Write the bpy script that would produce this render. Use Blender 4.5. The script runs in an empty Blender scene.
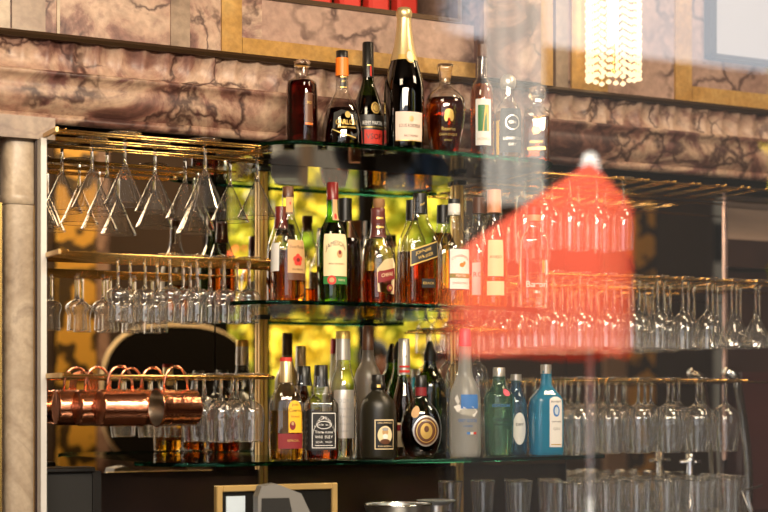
import bpy, math, random
from math import sin, cos, pi, radians as R
random.seed(7)
sc = bpy.context.scene
COL = sc.collection

# ------------------------------------------------------------------ geometry of the place
TH = R(27.5); F = 1617.0; D = 3.906; ZC = 1.30
S_, C_ = sin(TH), cos(TH)
CX, CY = -D*S_, -D*C_
YF = -2.60          # plane of the street window
YM = 0.28           # plane of the bar mirror
HZ = 400.0          # row of the horizon in a 768x512 frame

def at(px, py, Y):
    """point on the plane Y=const that lies on the ray of an image point; returns X, Z, depth"""
    t = (px-384)/F
    # (X-CX)*C - (Y-CY)*S = t*((X-CX)*S + (Y-CY)*C)
    dy = Y-CY
    dx = dy*(S_+t*C_)/(C_-t*S_)
    d = dx*S_+dy*C_
    return CX+dx, ZC+(HZ-py)*d/F, d

def in_pane(px, py, L):
    """place outside, L metres beyond the window, that the pane mirrors at an image point"""
    X, Z, d = at(px, py, YF+L)
    return X, YF-L, Z, d

def in_mirror(px, py, Yreal):
    X, Z, d = at(px, py, 2*YM-Yreal)
    return X, Yreal, Z, d

# ------------------------------------------------------------------ materials
def nt(name):
    m = bpy.data.materials.new(name); m.use_nodes = True
    n = m.node_tree; n.nodes.clear()
    out = n.nodes.new('ShaderNodeOutputMaterial')
    return m, n, out
def node(n, t, **kw):
    o = n.nodes.new(t)
    for k, v in kw.items():
        if k in o.inputs: o.inputs[k].default_value = v
        else: setattr(o, k, v)
    return o
def c4(c): return (c[0], c[1], c[2], 1)
def pbr(name, col, rough=.5, metal=0, spec=.5, noise=0, nscale=20, bump=0, trans=0, coat=0):
    m, n, out = nt(name)
    b = node(n, 'ShaderNodeBsdfPrincipled')
    b.inputs['Base Color'].default_value = c4(col)
    b.inputs['Roughness'].default_value = rough
    b.inputs['Metallic'].default_value = metal
    b.inputs['Specular IOR Level'].default_value = spec
    b.inputs['Coat Weight'].default_value = coat
    if trans: b.inputs['Transmission Weight'].default_value = trans
    if noise or bump:
        tc = node(n, 'ShaderNodeTexCoord'); tx = node(n, 'ShaderNodeTexNoise')
        tx.inputs['Scale'].default_value = nscale; tx.inputs['Detail'].default_value = 4
        n.links.new(tc.outputs['Object'], tx.inputs['Vector'])
        if noise:
            mx = node(n, 'ShaderNodeMixRGB'); mx.blend_type = 'MULTIPLY'
            rp = node(n, 'ShaderNodeValToRGB')
            rp.color_ramp.elements[0].position = .3; rp.color_ramp.elements[1].position = .7
            k = 1-noise; rp.color_ramp.elements[0].color = (k, k, k, 1)
            mx.inputs[0].default_value = 1; mx.inputs[1].default_value = c4(col)
            n.links.new(tx.outputs['Fac'], rp.inputs[0]); n.links.new(rp.outputs[0], mx.inputs[2])
            n.links.new(mx.outputs[0], b.inputs['Base Color'])
        if bump:
            bp = node(n, 'ShaderNodeBump'); bp.inputs['Strength'].default_value = bump; bp.inputs['Distance'].default_value = .01
            n.links.new(tx.outputs['Fac'], bp.inputs['Height']); n.links.new(bp.outputs[0], b.inputs['Normal'])
    n.links.new(b.outputs[0], out.inputs[0])
    return m
def thin(name, tint=(.97, .97, .96), edge=(.6, .6, .58), refl=.9, base=.045, power=3.0, rough=0.0, diffuse=0, dcol=(.8, .8, .8)):
    """thin clear wall of glass: passes light, mirrors it at grazing angles"""
    m, n, out = nt(name)
    lw = node(n, 'ShaderNodeLayerWeight'); lw.inputs['Blend'].default_value = .5
    pw = node(n, 'ShaderNodeMath', operation='POWER'); pw.inputs[1].default_value = power
    ml = node(n, 'ShaderNodeMath', operation='MULTIPLY_ADD'); ml.inputs[1].default_value = refl; ml.inputs[2].default_value = base
    cl = node(n, 'ShaderNodeMath', operation='MINIMUM'); cl.inputs[1].default_value = 1
    n.links.new(lw.outputs['Facing'], pw.inputs[0]); n.links.new(pw.outputs[0], ml.inputs[0]); n.links.new(ml.outputs[0], cl.inputs[0])
    p2 = node(n, 'ShaderNodeMath', operation='POWER'); p2.inputs[1].default_value = 2.5
    n.links.new(lw.outputs['Facing'], p2.inputs[0])
    mc = node(n, 'ShaderNodeMixRGB'); mc.inputs[1].default_value = c4(tint); mc.inputs[2].default_value = c4(edge)
    n.links.new(p2.outputs[0], mc.inputs[0])
    tr = node(n, 'ShaderNodeBsdfTransparent'); gl = node(n, 'ShaderNodeBsdfGlossy'); gl.inputs['Roughness'].default_value = rough
    gl.inputs['Color'].default_value = (1, 1, 1, 1)
    n.links.new(mc.outputs[0], tr.inputs[0])
    mx = node(n, 'ShaderNodeMixShader')
    n.links.new(cl.outputs[0], mx.inputs[0]); n.links.new(gl.outputs[0], mx.inputs[2])
    if diffuse:
        df = node(n, 'ShaderNodeBsdfDiffuse'); df.inputs[0].default_value = c4(dcol)
        tl = node(n, 'ShaderNodeBsdfTranslucent'); tl.inputs[0].default_value = c4(dcol)
        a = node(n, 'ShaderNodeMixShader'); a.inputs[0].default_value = .5
        n.links.new(df.outputs[0], a.inputs[1]); n.links.new(tl.outputs[0], a.inputs[2])
        m2 = node(n, 'ShaderNodeMixShader'); m2.inputs[0].default_value = diffuse
        n.links.new(tr.outputs[0], m2.inputs[1]); n.links.new(a.outputs[0], m2.inputs[2])
        n.links.new(m2.outputs[0], mx.inputs[1])
    else:
        n.links.new(tr.outputs[0], mx.inputs[1])
    n.links.new(mx.outputs[0], out.inputs[0])
    return m
def glass(name, col, ior=1.45, rough=0):
    m, n, out = nt(name)
    g = node(n, 'ShaderNodeBsdfGlass'); g.inputs['Color'].default_value = c4(col); g.inputs['IOR'].default_value = ior; g.inputs['Roughness'].default_value = rough
    n.links.new(g.outputs[0], out.inputs[0]); return m
def mirror(name, col, rough=0):
    m, n, out = nt(name)
    g = node(n, 'ShaderNodeBsdfGlossy'); g.inputs['Color'].default_value = c4(col); g.inputs['Roughness'].default_value = rough
    n.links.new(g.outputs[0], out.inputs[0]); return m
def emit(name, col, s):
    m, n, out = nt(name)
    g = node(n, 'ShaderNodeEmission'); g.inputs[0].default_value = c4(col); g.inputs[1].default_value = s
    n.links.new(g.outputs[0], out.inputs[0]); return m
def stone(name, stops, scale=3, vein=(.1, .045, .035), vscale=4, vwidth=.02, vamt=.9, rough=.36, distort=1.6, seed=0, grain=.25):
    m, n, out = nt(name)
    tc = node(n, 'ShaderNodeTexCoord'); mp = node(n, 'ShaderNodeMapping')
    mp.inputs['Location'].default_value = (seed*3.1, seed*1.7, seed*2.3); mp.inputs['Rotation'].default_value = (.3, .5, .2)
    n.links.new(tc.outputs['Object'], mp.inputs['Vector'])
    a = node(n, 'ShaderNodeTexNoise'); a.inputs['Scale'].default_value = scale; a.inputs['Detail'].default_value = 9
    a.inputs['Roughness'].default_value = .62; a.inputs['Distortion'].default_value = distort
    n.links.new(mp.outputs[0], a.inputs['Vector'])
    rp = node(n, 'ShaderNodeValToRGB'); el = rp.color_ramp.elements
    el[0].position, el[0].color = stops[0][0], c4(stops[0][1]); el[1].position, el[1].color = stops[-1][0], c4(stops[-1][1])
    for p, c in stops[1:-1]:
        e = el.new(p); e.color = c4(c)
    n.links.new(a.outputs['Fac'], rp.inputs[0])
    # fine grain
    g = node(n, 'ShaderNodeTexNoise'); g.inputs['Scale'].default_value = scale*14; g.inputs['Detail'].default_value = 5
    n.links.new(mp.outputs[0], g.inputs['Vector'])
    gr = node(n, 'ShaderNodeValToRGB'); k = 1-grain
    gr.color_ramp.elements[0].position = .35; gr.color_ramp.elements[0].color = (k, k, k, 1); gr.color_ramp.elements[1].position = .65
    n.links.new(g.outputs['Fac'], gr.inputs[0])
    gm = node(n, 'ShaderNodeMixRGB'); gm.blend_type = 'MULTIPLY'; gm.inputs[0].default_value = 1
    n.links.new(rp.outputs[0], gm.inputs[1]); n.links.new(gr.outputs[0], gm.inputs[2])
    # veins: cell borders of a bent voronoi, broken up by noise
    w = node(n, 'ShaderNodeTexNoise'); w.inputs['Scale'].default_value = vscale*.8; w.inputs['Detail'].default_value = 5
    n.links.new(mp.outputs[0], w.inputs['Vector'])
    ad = node(n, 'ShaderNodeMixRGB'); ad.blend_type = 'LINEAR_LIGHT'; ad.inputs[0].default_value = .28
    n.links.new(mp.outputs[0], ad.inputs[1]); n.links.new(w.outputs['Color'], ad.inputs[2])
    v = node(n, 'ShaderNodeTexVoronoi', feature='DISTANCE_TO_EDGE'); v.inputs['Scale'].default_value = vscale
    n.links.new(ad.outputs[0], v.inputs['Vector'])
    vr = node(n, 'ShaderNodeValToRGB'); vr.color_ramp.elements[0].color = (1, 1, 1, 1); vr.color_ramp.elements[1].color = (0, 0, 0, 1)
    vr.color_ramp.elements[1].position = vwidth*2.2; vr.color_ramp.elements[0].position = vwidth*.3
    n.links.new(v.outputs['Distance'], vr.inputs[0])
    br = node(n, 'ShaderNodeTexNoise'); br.inputs['Scale'].default_value = vscale*1.1
    n.links.new(mp.outputs[0], br.inputs['Vector'])
    b2 = node(n, 'ShaderNodeMapRange'); b2.inputs['From Min'].default_value = .38; b2.inputs['From Max'].default_value = .52; b2.inputs['To Max'].default_value = vamt
    n.links.new(br.outputs['Fac'], b2.inputs[0])
    mu = node(n, 'ShaderNodeMath', operation='MULTIPLY'); n.links.new(vr.outputs[0], mu.inputs[0]); n.links.new(b2.outputs[0], mu.inputs[1])
    fin = node(n, 'ShaderNodeMixRGB'); fin.inputs[2].default_value = c4(vein)
    n.links.new(mu.outputs[0], fin.inputs[0]); n.links.new(gm.outputs[0], fin.inputs[1])
    b = node(n, 'ShaderNodeBsdfPrincipled'); b.inputs['Roughness'].default_value = rough; b.inputs['Specular IOR Level'].default_value = .45
    n.links.new(fin.outputs[0], b.inputs['Base Color']); n.links.new(b.outputs[0], out.inputs[0])
    return m
def mosaic(name):
    m, n, out = nt(name)
    tc = node(n, 'ShaderNodeTexCoord')
    v = node(n, 'ShaderNodeTexVoronoi'); v.inputs['Scale'].default_value = 9
    n.links.new(tc.outputs['Object'], v.inputs['Vector'])
    w = node(n, 'ShaderNodeTexWave'); w.wave_type = 'RINGS'; w.inputs['Scale'].default_value = 2.2; w.inputs['Distortion'].default_value = 9; w.inputs['Detail'].default_value = 3; w.inputs['Detail Scale'].default_value = 2.5
    n.links.new(tc.outputs['Object'], w.inputs['Vector'])
    rp = node(n, 'ShaderNodeValToRGB'); e = rp.color_ramp.elements
    e[0].position = .22; e[0].color = (.06, .035, .01, 1); e[1].position = .45; e[1].color = (.75, .42, .06, 1)
    n.links.new(w.outputs['Fac'], rp.inputs[0])
    b = node(n, 'ShaderNodeBsdfPrincipled'); b.inputs['Roughness'].default_value = .4; b.inputs['Metallic'].default_value = .2
    n.links.new(rp.outputs[0], b.inputs['Base Color']); n.links.new(b.outputs[0], out.inputs[0])
    return m
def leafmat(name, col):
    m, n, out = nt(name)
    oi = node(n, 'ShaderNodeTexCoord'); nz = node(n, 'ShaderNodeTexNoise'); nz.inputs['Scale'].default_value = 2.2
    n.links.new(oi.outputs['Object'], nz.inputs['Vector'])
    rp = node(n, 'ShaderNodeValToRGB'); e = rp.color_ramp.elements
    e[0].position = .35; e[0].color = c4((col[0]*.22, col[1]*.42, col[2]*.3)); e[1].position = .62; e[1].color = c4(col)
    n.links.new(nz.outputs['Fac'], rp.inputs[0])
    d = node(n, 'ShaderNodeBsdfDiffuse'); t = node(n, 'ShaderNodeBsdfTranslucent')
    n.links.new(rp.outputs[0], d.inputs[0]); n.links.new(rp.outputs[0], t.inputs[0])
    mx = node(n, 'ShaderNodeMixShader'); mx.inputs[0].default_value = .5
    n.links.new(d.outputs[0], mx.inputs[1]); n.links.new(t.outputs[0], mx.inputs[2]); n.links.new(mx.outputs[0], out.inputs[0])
    return m

M = {}
M['marble'] = stone('veined_pink_marble', [(.36, (.08, .03, .026)), (.44, (.25, .125, .095)), (.49, (.44, .28, .2)), (.55, (.52, .36, .26)), (.64, (.22, .105, .09))], scale=4.4, vscale=6, vwidth=.03, distort=.7, vein=(.05, .018, .014), rough=.42)
M['marble2'] = stone('dark_breccia_marble', [(.36, (.05, .02, .017)), (.45, (.19, .085, .062)), (.5, (.36, .21, .145)), (.55, (.46, .31, .21)), (.62, (.15, .065, .055))], scale=4.6, vscale=5.5, vwidth=.034, distort=.8, seed=3, vein=(.04, .015, .012), rough=.42)
M['marblegrey'] = stone('brown_marble', [(.3, (.2, .13, .09)), (.5, (.3, .21, .145)), (.7, (.37, .27, .19))], scale=4, vscale=4, vamt=.3, seed=5)
M['marblepink'] = stone('rose_marble', [(.3, (.24, .13, .1)), (.5, (.4, .25, .19)), (.7, (.46, .3, .23))], scale=4, vscale=4.5, vwidth=.03, distort=.8, seed=8, vein=(.06, .025, .02), rough=.42)
M['yellow'] = stone('yellow_marble', [(.3, (.36, .18, .03)), (.5, (.46, .25, .06)), (.7, (.54, .33, .1))], scale=6, vscale=7, vamt=.25, vein=(.35, .17, .04), seed=2)
M['cream'] = stone('cream_marble', [(.3, (.24, .17, .11)), (.45, (.42, .32, .22)), (.6, (.52, .41, .29)), (.72, (.28, .21, .15))], scale=7, vscale=6, vamt=.3, vein=(.4, .3, .2), seed=4, grain=.15)
M['bronze'] = pbr('dark_bronze', (.06, .032, .014), .4, .6)
M['gold'] = pbr('polished_brass', (.82, .52, .16), .2, 1)
M['brass'] = pbr('worn_brass', (.6, .4, .16), .3, 1)
M['goldpaint'] = pbr('gilded_frame', (.55, .36, .13), .45, .3)
M['steel'] = pbr('brushed_steel', (.78, .76, .74), .3, 1); M['alu'] = pbr('satin_aluminium', (.66, .63, .58), .6, .3)
M['chrome'] = pbr('chrome', (.85, .85, .85), .08, 1)
M['copper'] = pbr('hammered_copper', (.86, .36, .2), .17, 1, bump=.12, nscale=60)
M['tin'] = pbr('mug_lining', (.5, .42, .33), .3, 1)
M['black'] = pbr('black_plastic', (.008, .007, .006), .35)
M['blackmatte'] = pbr('black_leather', (.006, .005, .004), .8, spec=.1)
M['grey'] = pbr('grey_plastic', (.2, .19, .17), .45)
M['darkgrey'] = pbr('dark_grey_plastic', (.014, .013, .011), .8)
M['counter'] = pbr('dark_stone_counter', (.02, .014, .01), .2)
M['darkwood'] = pbr('dark_stained_wood', (.035, .014, .009), .35, noise=.4, nscale=9)
M['maroonwood'] = pbr('maroon_lacquered_wood', (.05, .012, .01), .3)
M['darkwall'] = pbr("dark_plaster", (.05, .03, .02), .8)
M['taupe'] = pbr('taupe_plaster', (.3, .2, .14), .7)
M['creamwall'] = pbr('cream_paint', (.75, .58, .4), .7)
M['floor'] = pbr('dark_tile', (.05, .035, .025), .3, noise=.3, nscale=5)
M['asphalt'] = pbr('paving', (.05, .045, .04), .8, noise=.3, nscale=3)
M['mirror'] = mirror('bronze_mirror', (.82, .74, .6))
M['mosaic'] = mosaic('gold_mosaic')
M['crystal'] = emit('lit_crystal', (1, .74, .42), 2.0)
M['lampbulb'] = emit('lamp_bulb', (1, .8, .5), 14)
M['white'] = pbr('white_paint', (.8, .8, .78), .4)
M['redcloth'] = None
M['wine'] = thin('drinking_glass', (.985, .98, .97), (.55, .53, .5), refl=.9, base=.07, power=1.9, diffuse=.04, dcol=(.9, .88, .85))
M['stemglass'] = glass('solid_clear_glass', (.97, .97, .95))
M['shelf'] = thin('shelf_glass', (.93, .96, .93), (.45, .6, .5), refl=.5, base=.05, power=4)
M['shelfedge'] = glass('shelf_edge_glass', (.12, .32, .26))
M['clear'] = thin('clear_bottle_glass', (.95, .95, .93), (.35, .34, .31), refl=.9, base=.05, power=2.6)
M['green'] = thin('green_bottle_glass', (.3, .62, .1), (.02, .14, .01), refl=.9, base=.05)
M['darkgreen'] = thin('dark_green_bottle_glass', (.14, .22, .04), (.015, .04, .005), refl=.9, base=.05)
M['olive'] = thin('nearly_black_bottle_glass', (.05, .04, .02), (.005, .005, .003), refl=.9, base=.05)
M['blue'] = thin('sapphire_bottle_glass', (.3, .75, .88), (.0, .2, .5), refl=.9, base=.05, diffuse=.5, dcol=(.05, .55, .9))
M['paleblue'] = thin('pale_blue_glass', (.35, .6, .75), (.03, .12, .3), diffuse=.2, dcol=(.1, .3, .55))
M['tanq'] = thin('gin_green_glass', (.55, .8, .66), (.03, .2, .12), diffuse=.16, dcol=(.2, .5, .35))
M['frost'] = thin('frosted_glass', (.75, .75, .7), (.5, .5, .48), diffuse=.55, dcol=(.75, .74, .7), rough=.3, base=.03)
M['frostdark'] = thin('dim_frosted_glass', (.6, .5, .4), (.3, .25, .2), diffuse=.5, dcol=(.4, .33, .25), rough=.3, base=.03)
M['l_amber'] = glass('amber_spirit', (.93, .56, .16), 1.34)
M['l_gold'] = glass('golden_spirit', (.97, .74, .22), 1.34)
M['l_pale'] = glass('pale_spirit', (.95, .8, .32), 1.34)
M['l_brown'] = glass('brown_spirit', (.78, .36, .1), 1.34)
M['l_dark'] = glass('dark_spirit', (.2, .06, .02), 1.34)
M['l_red'] = glass('dark_red_spirit', (.4, .09, .07), 1.34)
M['l_clear'] = glass('clear_spirit', (.95, .95, .93), 1.34)
M['l_green'] = glass('spirit_in_green', (.85, .8, .4), 1.34)
M['stopper'] = glass('cut_glass_stopper', (.93, .88, .8), 1.5, .15)
def ink(name, c, rough=.6, metal=0): M[name] = pbr(name, c, rough, metal)
ink('p_cream', (.85, .66, .38)); ink('p_white', (.85, .82, .76)); ink('p_black', (.01, .009, .008), .4); ink('p_gold', (.75, .5, .14), .35, .6)
ink('p_red', (.6, .035, .02)); ink('p_orange', (.9, .2, .015), .4); ink('p_peach', (.8, .36, .2), .4); ink('p_maroon', (.22, .012, .015)); ink('p_yellow', (.9, .5, .02)); ink('p_pink', (.75, .58, .48))
ink('p_navy', (.012, .018, .03)); ink('p_silver', (.6, .56, .5), .3, .7); ink('p_green', (.03, .2, .04)); ink('p_blue', (.05, .2, .55)); ink('p_brown', (.12, .045, .02), .4)
ink('p_cork', (.4, .2, .08)); ink('p_purple', (.13, .03, .025), .35); ink('p_foil', (.75, .58, .3), .35, .75); ink('p_capred', (.17, .01, .009), .3); ink('p_rosecap', (.8, .06, .12), .4)
ink('p_tan', (.55, .33, .14)); ink('p_grey', (.35, .34, .32)); ink('p_ice', (.6, .7, .78))
ink('p_darkred', (.2, .02, .012), .35)

# ------------------------------------------------------------------ mesh collector
class MB:
    def __init__(s): s.v = []; s.f = []; s.m = []; s.mats = []; s.flat = set()
    def mi(s, mat):
        if isinstance(mat, str): mat = M[mat]
        if mat not in s.mats: s.mats.append(mat)
        return s.mats.index(mat)
    def add(s, v, f, mat, flat=False):
        o = len(s.v); k = s.mi(mat); s.v += v
        for q in f:
            if flat: s.flat.add(len(s.f))
            s.f.append([i+o for i in q]); s.m.append(k)
        return s
    def box(s, x0, x1, y0, y1, z0, z1, mat, bev=0):
        if bev:
            b = bev; vs = []; fs = []
            # octagonal-section soft box: chamfer the vertical edges and top/bottom rims
            ring = [(x0+b, y0), (x1-b, y0), (x1, y0+b), (x1, y1-b), (x1-b, y1), (x0+b, y1), (x0, y1-b), (x0, y0+b)]
            ins = [(x0+b, y0+b), (x1-b, y0+b), (x1-b, y0+b), (x1-b, y1-b), (x1-b, y1-b), (x0+b, y1-b), (x0+b, y1-b), (x0+b, y0+b)]
            lv = [(ins, z0), (ring, z0+b), (ring, z1-b), (ins, z1)]
            for rg, z in lv: vs += [(x, y, z) for x, y in rg]
            for l in range(3):
                for i in range(8):
                    j = (i+1) % 8
                    fs.append([l*8+i, l*8+j, l*8+8+j, l*8+8+i])
            fs.append([7-i for i in range(8)]); fs.append([24+i for i in range(8)])
            return s.add(vs, fs, mat, True)
        v = [(x0, y0, z0), (x1, y0, z0), (x1, y1, z0), (x0, y1, z0), (x0, y0, z1), (x1, y0, z1), (x1, y1, z1), (x0, y1, z1)]
        return s.add(v, [[0, 3, 2, 1], [4, 5, 6, 7], [0, 1, 5, 4], [1, 2, 6, 5], [2, 3, 7, 6], [3, 0, 4, 7]], mat, True)
    def prism(s, poly, axis, a0, a1, mat, flat=True):
        """poly: 2-D outline (counter-clockwise); axis 'x','y','z' is the extrusion axis"""
        def mk(p, a): return {'x': (a, p[0], p[1]), 'y': (p[0], a, p[1]), 'z': (p[0], p[1], a)}[axis]
        n = len(poly); v = [mk(p, a0) for p in poly]+[mk(p, a1) for p in poly]
        f = [[i, (i+1) % n, n+(i+1) % n, n+i] for i in range(n)]+[list(range(n))[::-1], list(range(n, 2*n))]
        return s.add(v, f, mat, flat)
    def loft(s, prof, mat, n=2, seg=28, c0=True, c1=True, cx=0, cy=0, cz=0, sq=1, sign=1):
        """prof: (z, r); superellipse exponent n, depth ratio sq"""
        vs = []; fs = []
        for z, r in prof:
            for i in range(seg):
                a = 2*pi*i/seg; x, y = se(a, n)
                vs.append((cx+r*x, cy+r*sq*y, cz+sign*z))
        L = len(prof)
        for l in range(L-1):
            for i in range(seg):
                j = (i+1) % seg; q = [l*seg+i, l*seg+j, (l+1)*seg+j, (l+1)*seg+i]
                fs.append(q if sign > 0 else q[::-1])
        s.add(vs, fs, mat)
        for flag, l in ((c0, 0), (c1, L-1)):
            if flag:
                q = list(range(seg))
                if (l == 0) == (sign > 0): q = q[::-1]
                s.add(vs[l*seg:(l+1)*seg], [q], mat, True)
        return s
    def tube(s, pts, r, mat, seg=8, closed=False):
        from mathutils import Vector as V
        P = [V(p) for p in pts]; n = len(P); vs = []; fs = []
        up = V((0, 0, 1))
        for i in range(n):
            if closed: t = P[(i+1) % n]-P[i-1]
            else: t = P[min(i+1, n-1)]-P[max(i-1, 0)]
            t.normalize()
            u = t.cross(up)
            if u.length < 1e-3: u = t.cross(V((0, 1, 0)))
            u.normalize(); w = t.cross(u)
            rr = r[i] if isinstance(r, (list, tuple)) else r
            for k in range(seg):
                a = 2*pi*k/seg; vs.append(tuple(P[i]+rr*(cos(a)*u+sin(a)*w)))
        for i in range(n if closed else n-1):
            j = (i+1) % n
            for k in range(seg):
                l = (k+1) % seg; fs.append([i*seg+k, j*seg+k, j*seg+l, i*seg+l])
        if not closed: fs += [list(range(seg)), list(range((n-1)*seg, n*seg))[::-1]]
        return s.add(vs, fs, mat)
    def build(s, name, parent=None, smooth=True):
        me = bpy.data.meshes.new(name); me.from_pydata(s.v, [], s.f)
        for m in s.mats: me.materials.append(m)
        me.polygons.foreach_set('material_index', s.m)
        me.polygons.foreach_set('use_smooth', [smooth and i not in s.flat for i in range(len(s.f))])
        me.update()
        o = bpy.data.objects.new(name, me); COL.objects.link(o)
        if parent: o.parent = parent
        return o
def se(a, n):
    c, d = cos(a), sin(a)
    return (math.copysign(abs(c)**(2/n), c), math.copysign(abs(d)**(2/n), d))
def chaikin(p, it=2):
    for _ in range(it):
        q = [p[0]]
        for a, b in zip(p, p[1:]):
            q.append((a[0]*.75+b[0]*.25, a[1]*.75+b[1]*.25)); q.append((a[0]*.25+b[0]*.75, a[1]*.25+b[1]*.75))
        q.append(p[-1]); p = q
    return p
def rad(prof, z):
    if z <= prof[0][0]: return prof[0][1]
    for a, b in zip(prof, prof[1:]):
        if a[0] <= z <= b[0] and b[0] > a[0]: return a[1]+(b[1]-a[1])*(z-a[0])/(b[0]-a[0])
    return prof[-1][1]
_tc = {}
def text_mesh(body):
    if body in _tc: return _tc[body]
    cu = bpy.data.curves.new('t', 'FONT'); cu.body = body; cu.size = 1; cu.align_x = 'CENTER'; cu.align_y = 'CENTER'; cu.resolution_u = 2
    o = bpy.data.objects.new('t', cu); COL.objects.link(o)
    dg = bpy.context.evaluated_depsgraph_get(); ev = o.evaluated_get(dg); me = ev.to_mesh()
    v = [tuple(x.co) for x in me.vertices]; f = [list(p.vertices) for p in me.polygons]
    ev.to_mesh_clear(); bpy.data.objects.remove(o); bpy.data.curves.remove(cu)
    _tc[body] = (v, f); return v, f

# ------------------------------------------------------------------ object bookkeeping
def tag(o, label=None, cat=None, group=None, kind=None):
    if label: o['label'] = label
    if cat: o['category'] = cat
    if group: o['group'] = group
    if kind: o['kind'] = kind
    return o
def thing(name, label, cat, loc=(0, 0, 0), rz=0, group=None):
    o = bpy.data.objects.new(name, None); COL.objects.link(o); o.location = loc; o.rotation_euler = (0, 0, rz)
    o.empty_display_size = .02
    return tag(o, label, cat, group)
def dup(root, loc, rz, label, group=None):
    r = root.copy(); COL.objects.link(r); r.location = loc; r.rotation_euler = (0, 0, rz); r['label'] = label
    if group: r['group'] = group
    for ch in list(root.children):
        c = ch.copy(); COL.objects.link(c); c.parent = r
        for g in list(ch.children):
            d = g.copy(); COL.objects.link(d); d.parent = c
    return r
def struct(mb, name, label=None, smooth=True):
    return tag(mb.build(name, smooth=smooth), label, None, None, 'structure')
ORD = ['first', 'second', 'third', 'fourth', 'fifth', 'sixth', 'seventh', 'eighth', 'ninth', 'tenth', 'eleventh', 'twelfth', 'thirteenth', 'fourteenth', 'fifteenth']
FACE = -TH

# ------------------------------------------------------------------ room
XL, XR, ZT = -3.4, 4.6, 3.3
struct(MB().box(XL, XR, YF-.12, 1.2, -.1, 0, 'floor'), 'floor', 'dark tiled floor of the bar')
struct(MB().box(XL, XR, YF-.12, 1.2, ZT, ZT+.15, 'darkwall'), 'ceiling', 'dark ceiling of the bar')
struct(MB().box(XL-.12, XL, YF, 1.2, 0, ZT, 'taupe'), 'wall_left', 'taupe side wall')
struct(MB().box(XR, XR+.12, YF, 1.2, 0, ZT, 'darkwall'), 'wall_right', 'dark side wall')
XM0 = at(48, 300, YM)[0]-.12; XM1 = at(724, 300, YM)[0]
YB = .10     # face of the marble beam and upper wall
# beam heights measured on the marble at the left of the picture
def zb(py, px=100): return at(px, py, YB)[1]
Z_TRIM0, Z_TRIM1 = zb(47.5), zb(40.5); Z_FLT = zb(77); Z_LIP = zb(120); Z_BOT = at(285, 142, YB)[1]
struct(MB().box(XL, XR, YM+.03, 1.2, 0, Z_BOT+.11, 'darkwood'), 'wall_back', 'dark wood wall behind the bar mirror')
def upper_panel(px0, px1, z0, z1, mat, lift=0.0, y=YB):
    x0 = at(px0, 50, y-lift)[0]; x1 = at(px1, 50, y-lift)[0]
    return x0, x1
wu = MB()
OX0, OX1 = at(262, 5, YB)[0], at(483, 30, YB)[0]       # hatch opening in the upper wall
OZ = at(275, 1, YB)[1]
wu.box(XL, OX0, YB, 1.2, Z_TRIM1, ZT, 'marble'); wu.box(OX1, XR, YB, 1.2, Z_TRIM1, ZT, 'marblepink')
wu.box(OX0, OX1, YB, 1.2, Z_TRIM1, OZ, 'marblepink'); wu.box(OX0, OX1, YB, 1.2, OZ+.3, ZT, 'marblepink')
wu.box(OX0, OX1, .75, 1.2, OZ, OZ+.3, 'creamwall')
struct(wu, 'wall_upper', 'pink marble upper wall over the bar')

# beam: plain face with roll and lip, and a fluted band on top
bm = MB(); yb = YB
prof = [(YM+.03, Z_BOT+.1), (yb+.02, Z_BOT+.1), (yb+.02, Z_BOT), (yb+.012, Z_BOT), (yb, Z_BOT+.004), (yb-.003, Z_BOT+.02), (yb+.006, Z_LIP-.002), (yb+.012, Z_LIP), (yb+.008, Z_LIP+.004), (yb-.006, Z_LIP+.02)]
prof += [(yb-.010-.006*sin(k/6*pi), Z_LIP+.02+(Z_FLT-.016-Z_LIP-.02)*k/6) for k in range(1, 6)]
prof += [(yb-.024, Z_FLT-.013), (yb-.03, Z_FLT-.007), (yb-.026, Z_FLT-.001), (yb-.012, Z_FLT)]
n = len(prof); X0, X1 = -2.2, 3.4
v = [(X0, y, z) for y, z in prof]+[(X1, y, z) for y, z in prof]
bm.add(v, [[i, n+i, n+i+1, i+1] for i in range(3)], 'darkwall', True); bm.add(v, [[i, n+i, n+i+1, i+1] for i in range(3, n-1)], 'marble2')  # recess top and beam back coloured dark for shade instead of marble
fw = .056; nf = int((X1-X0)/fw); sub = 8; rows = 6; vs = []; fs = []
for r in range(rows+1):
    t = r/rows; z = Z_FLT+(Z_TRIM0-Z_FLT)*t; lean = -.012+.02*t-.028*t*t
    dep = .012*min(1, sin(min(1, t*1.15)*pi/2)+.25)
    for i in range(nf*sub+1):
        u = (i % sub)/sub
        vs.append((X0+i*fw/sub, yb+lean+dep*sin(u*pi)-.002, z))
W = nf*sub+1
for r in range(rows):
    for i in range(W-1): fs.append([r*W+i, r*W+i+1, (r+1)*W+i+1, (r+1)*W+i])
bm.add(vs, fs, 'marble')
struct(bm, 'trim_1', 'veined marble beam with a fluted upper band')
struct(MB().prism([(yb-.03, Z_TRIM0), (yb+.05, Z_TRIM0), (yb+.05, Z_TRIM1), (yb-.026, Z_TRIM1), (yb-.034, (Z_TRIM0+Z_TRIM1)/2)][::-1], 'x', X0, X1, 'bronze'), 'trim_2', 'dark bronze strip along the top of the marble beam')

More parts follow.
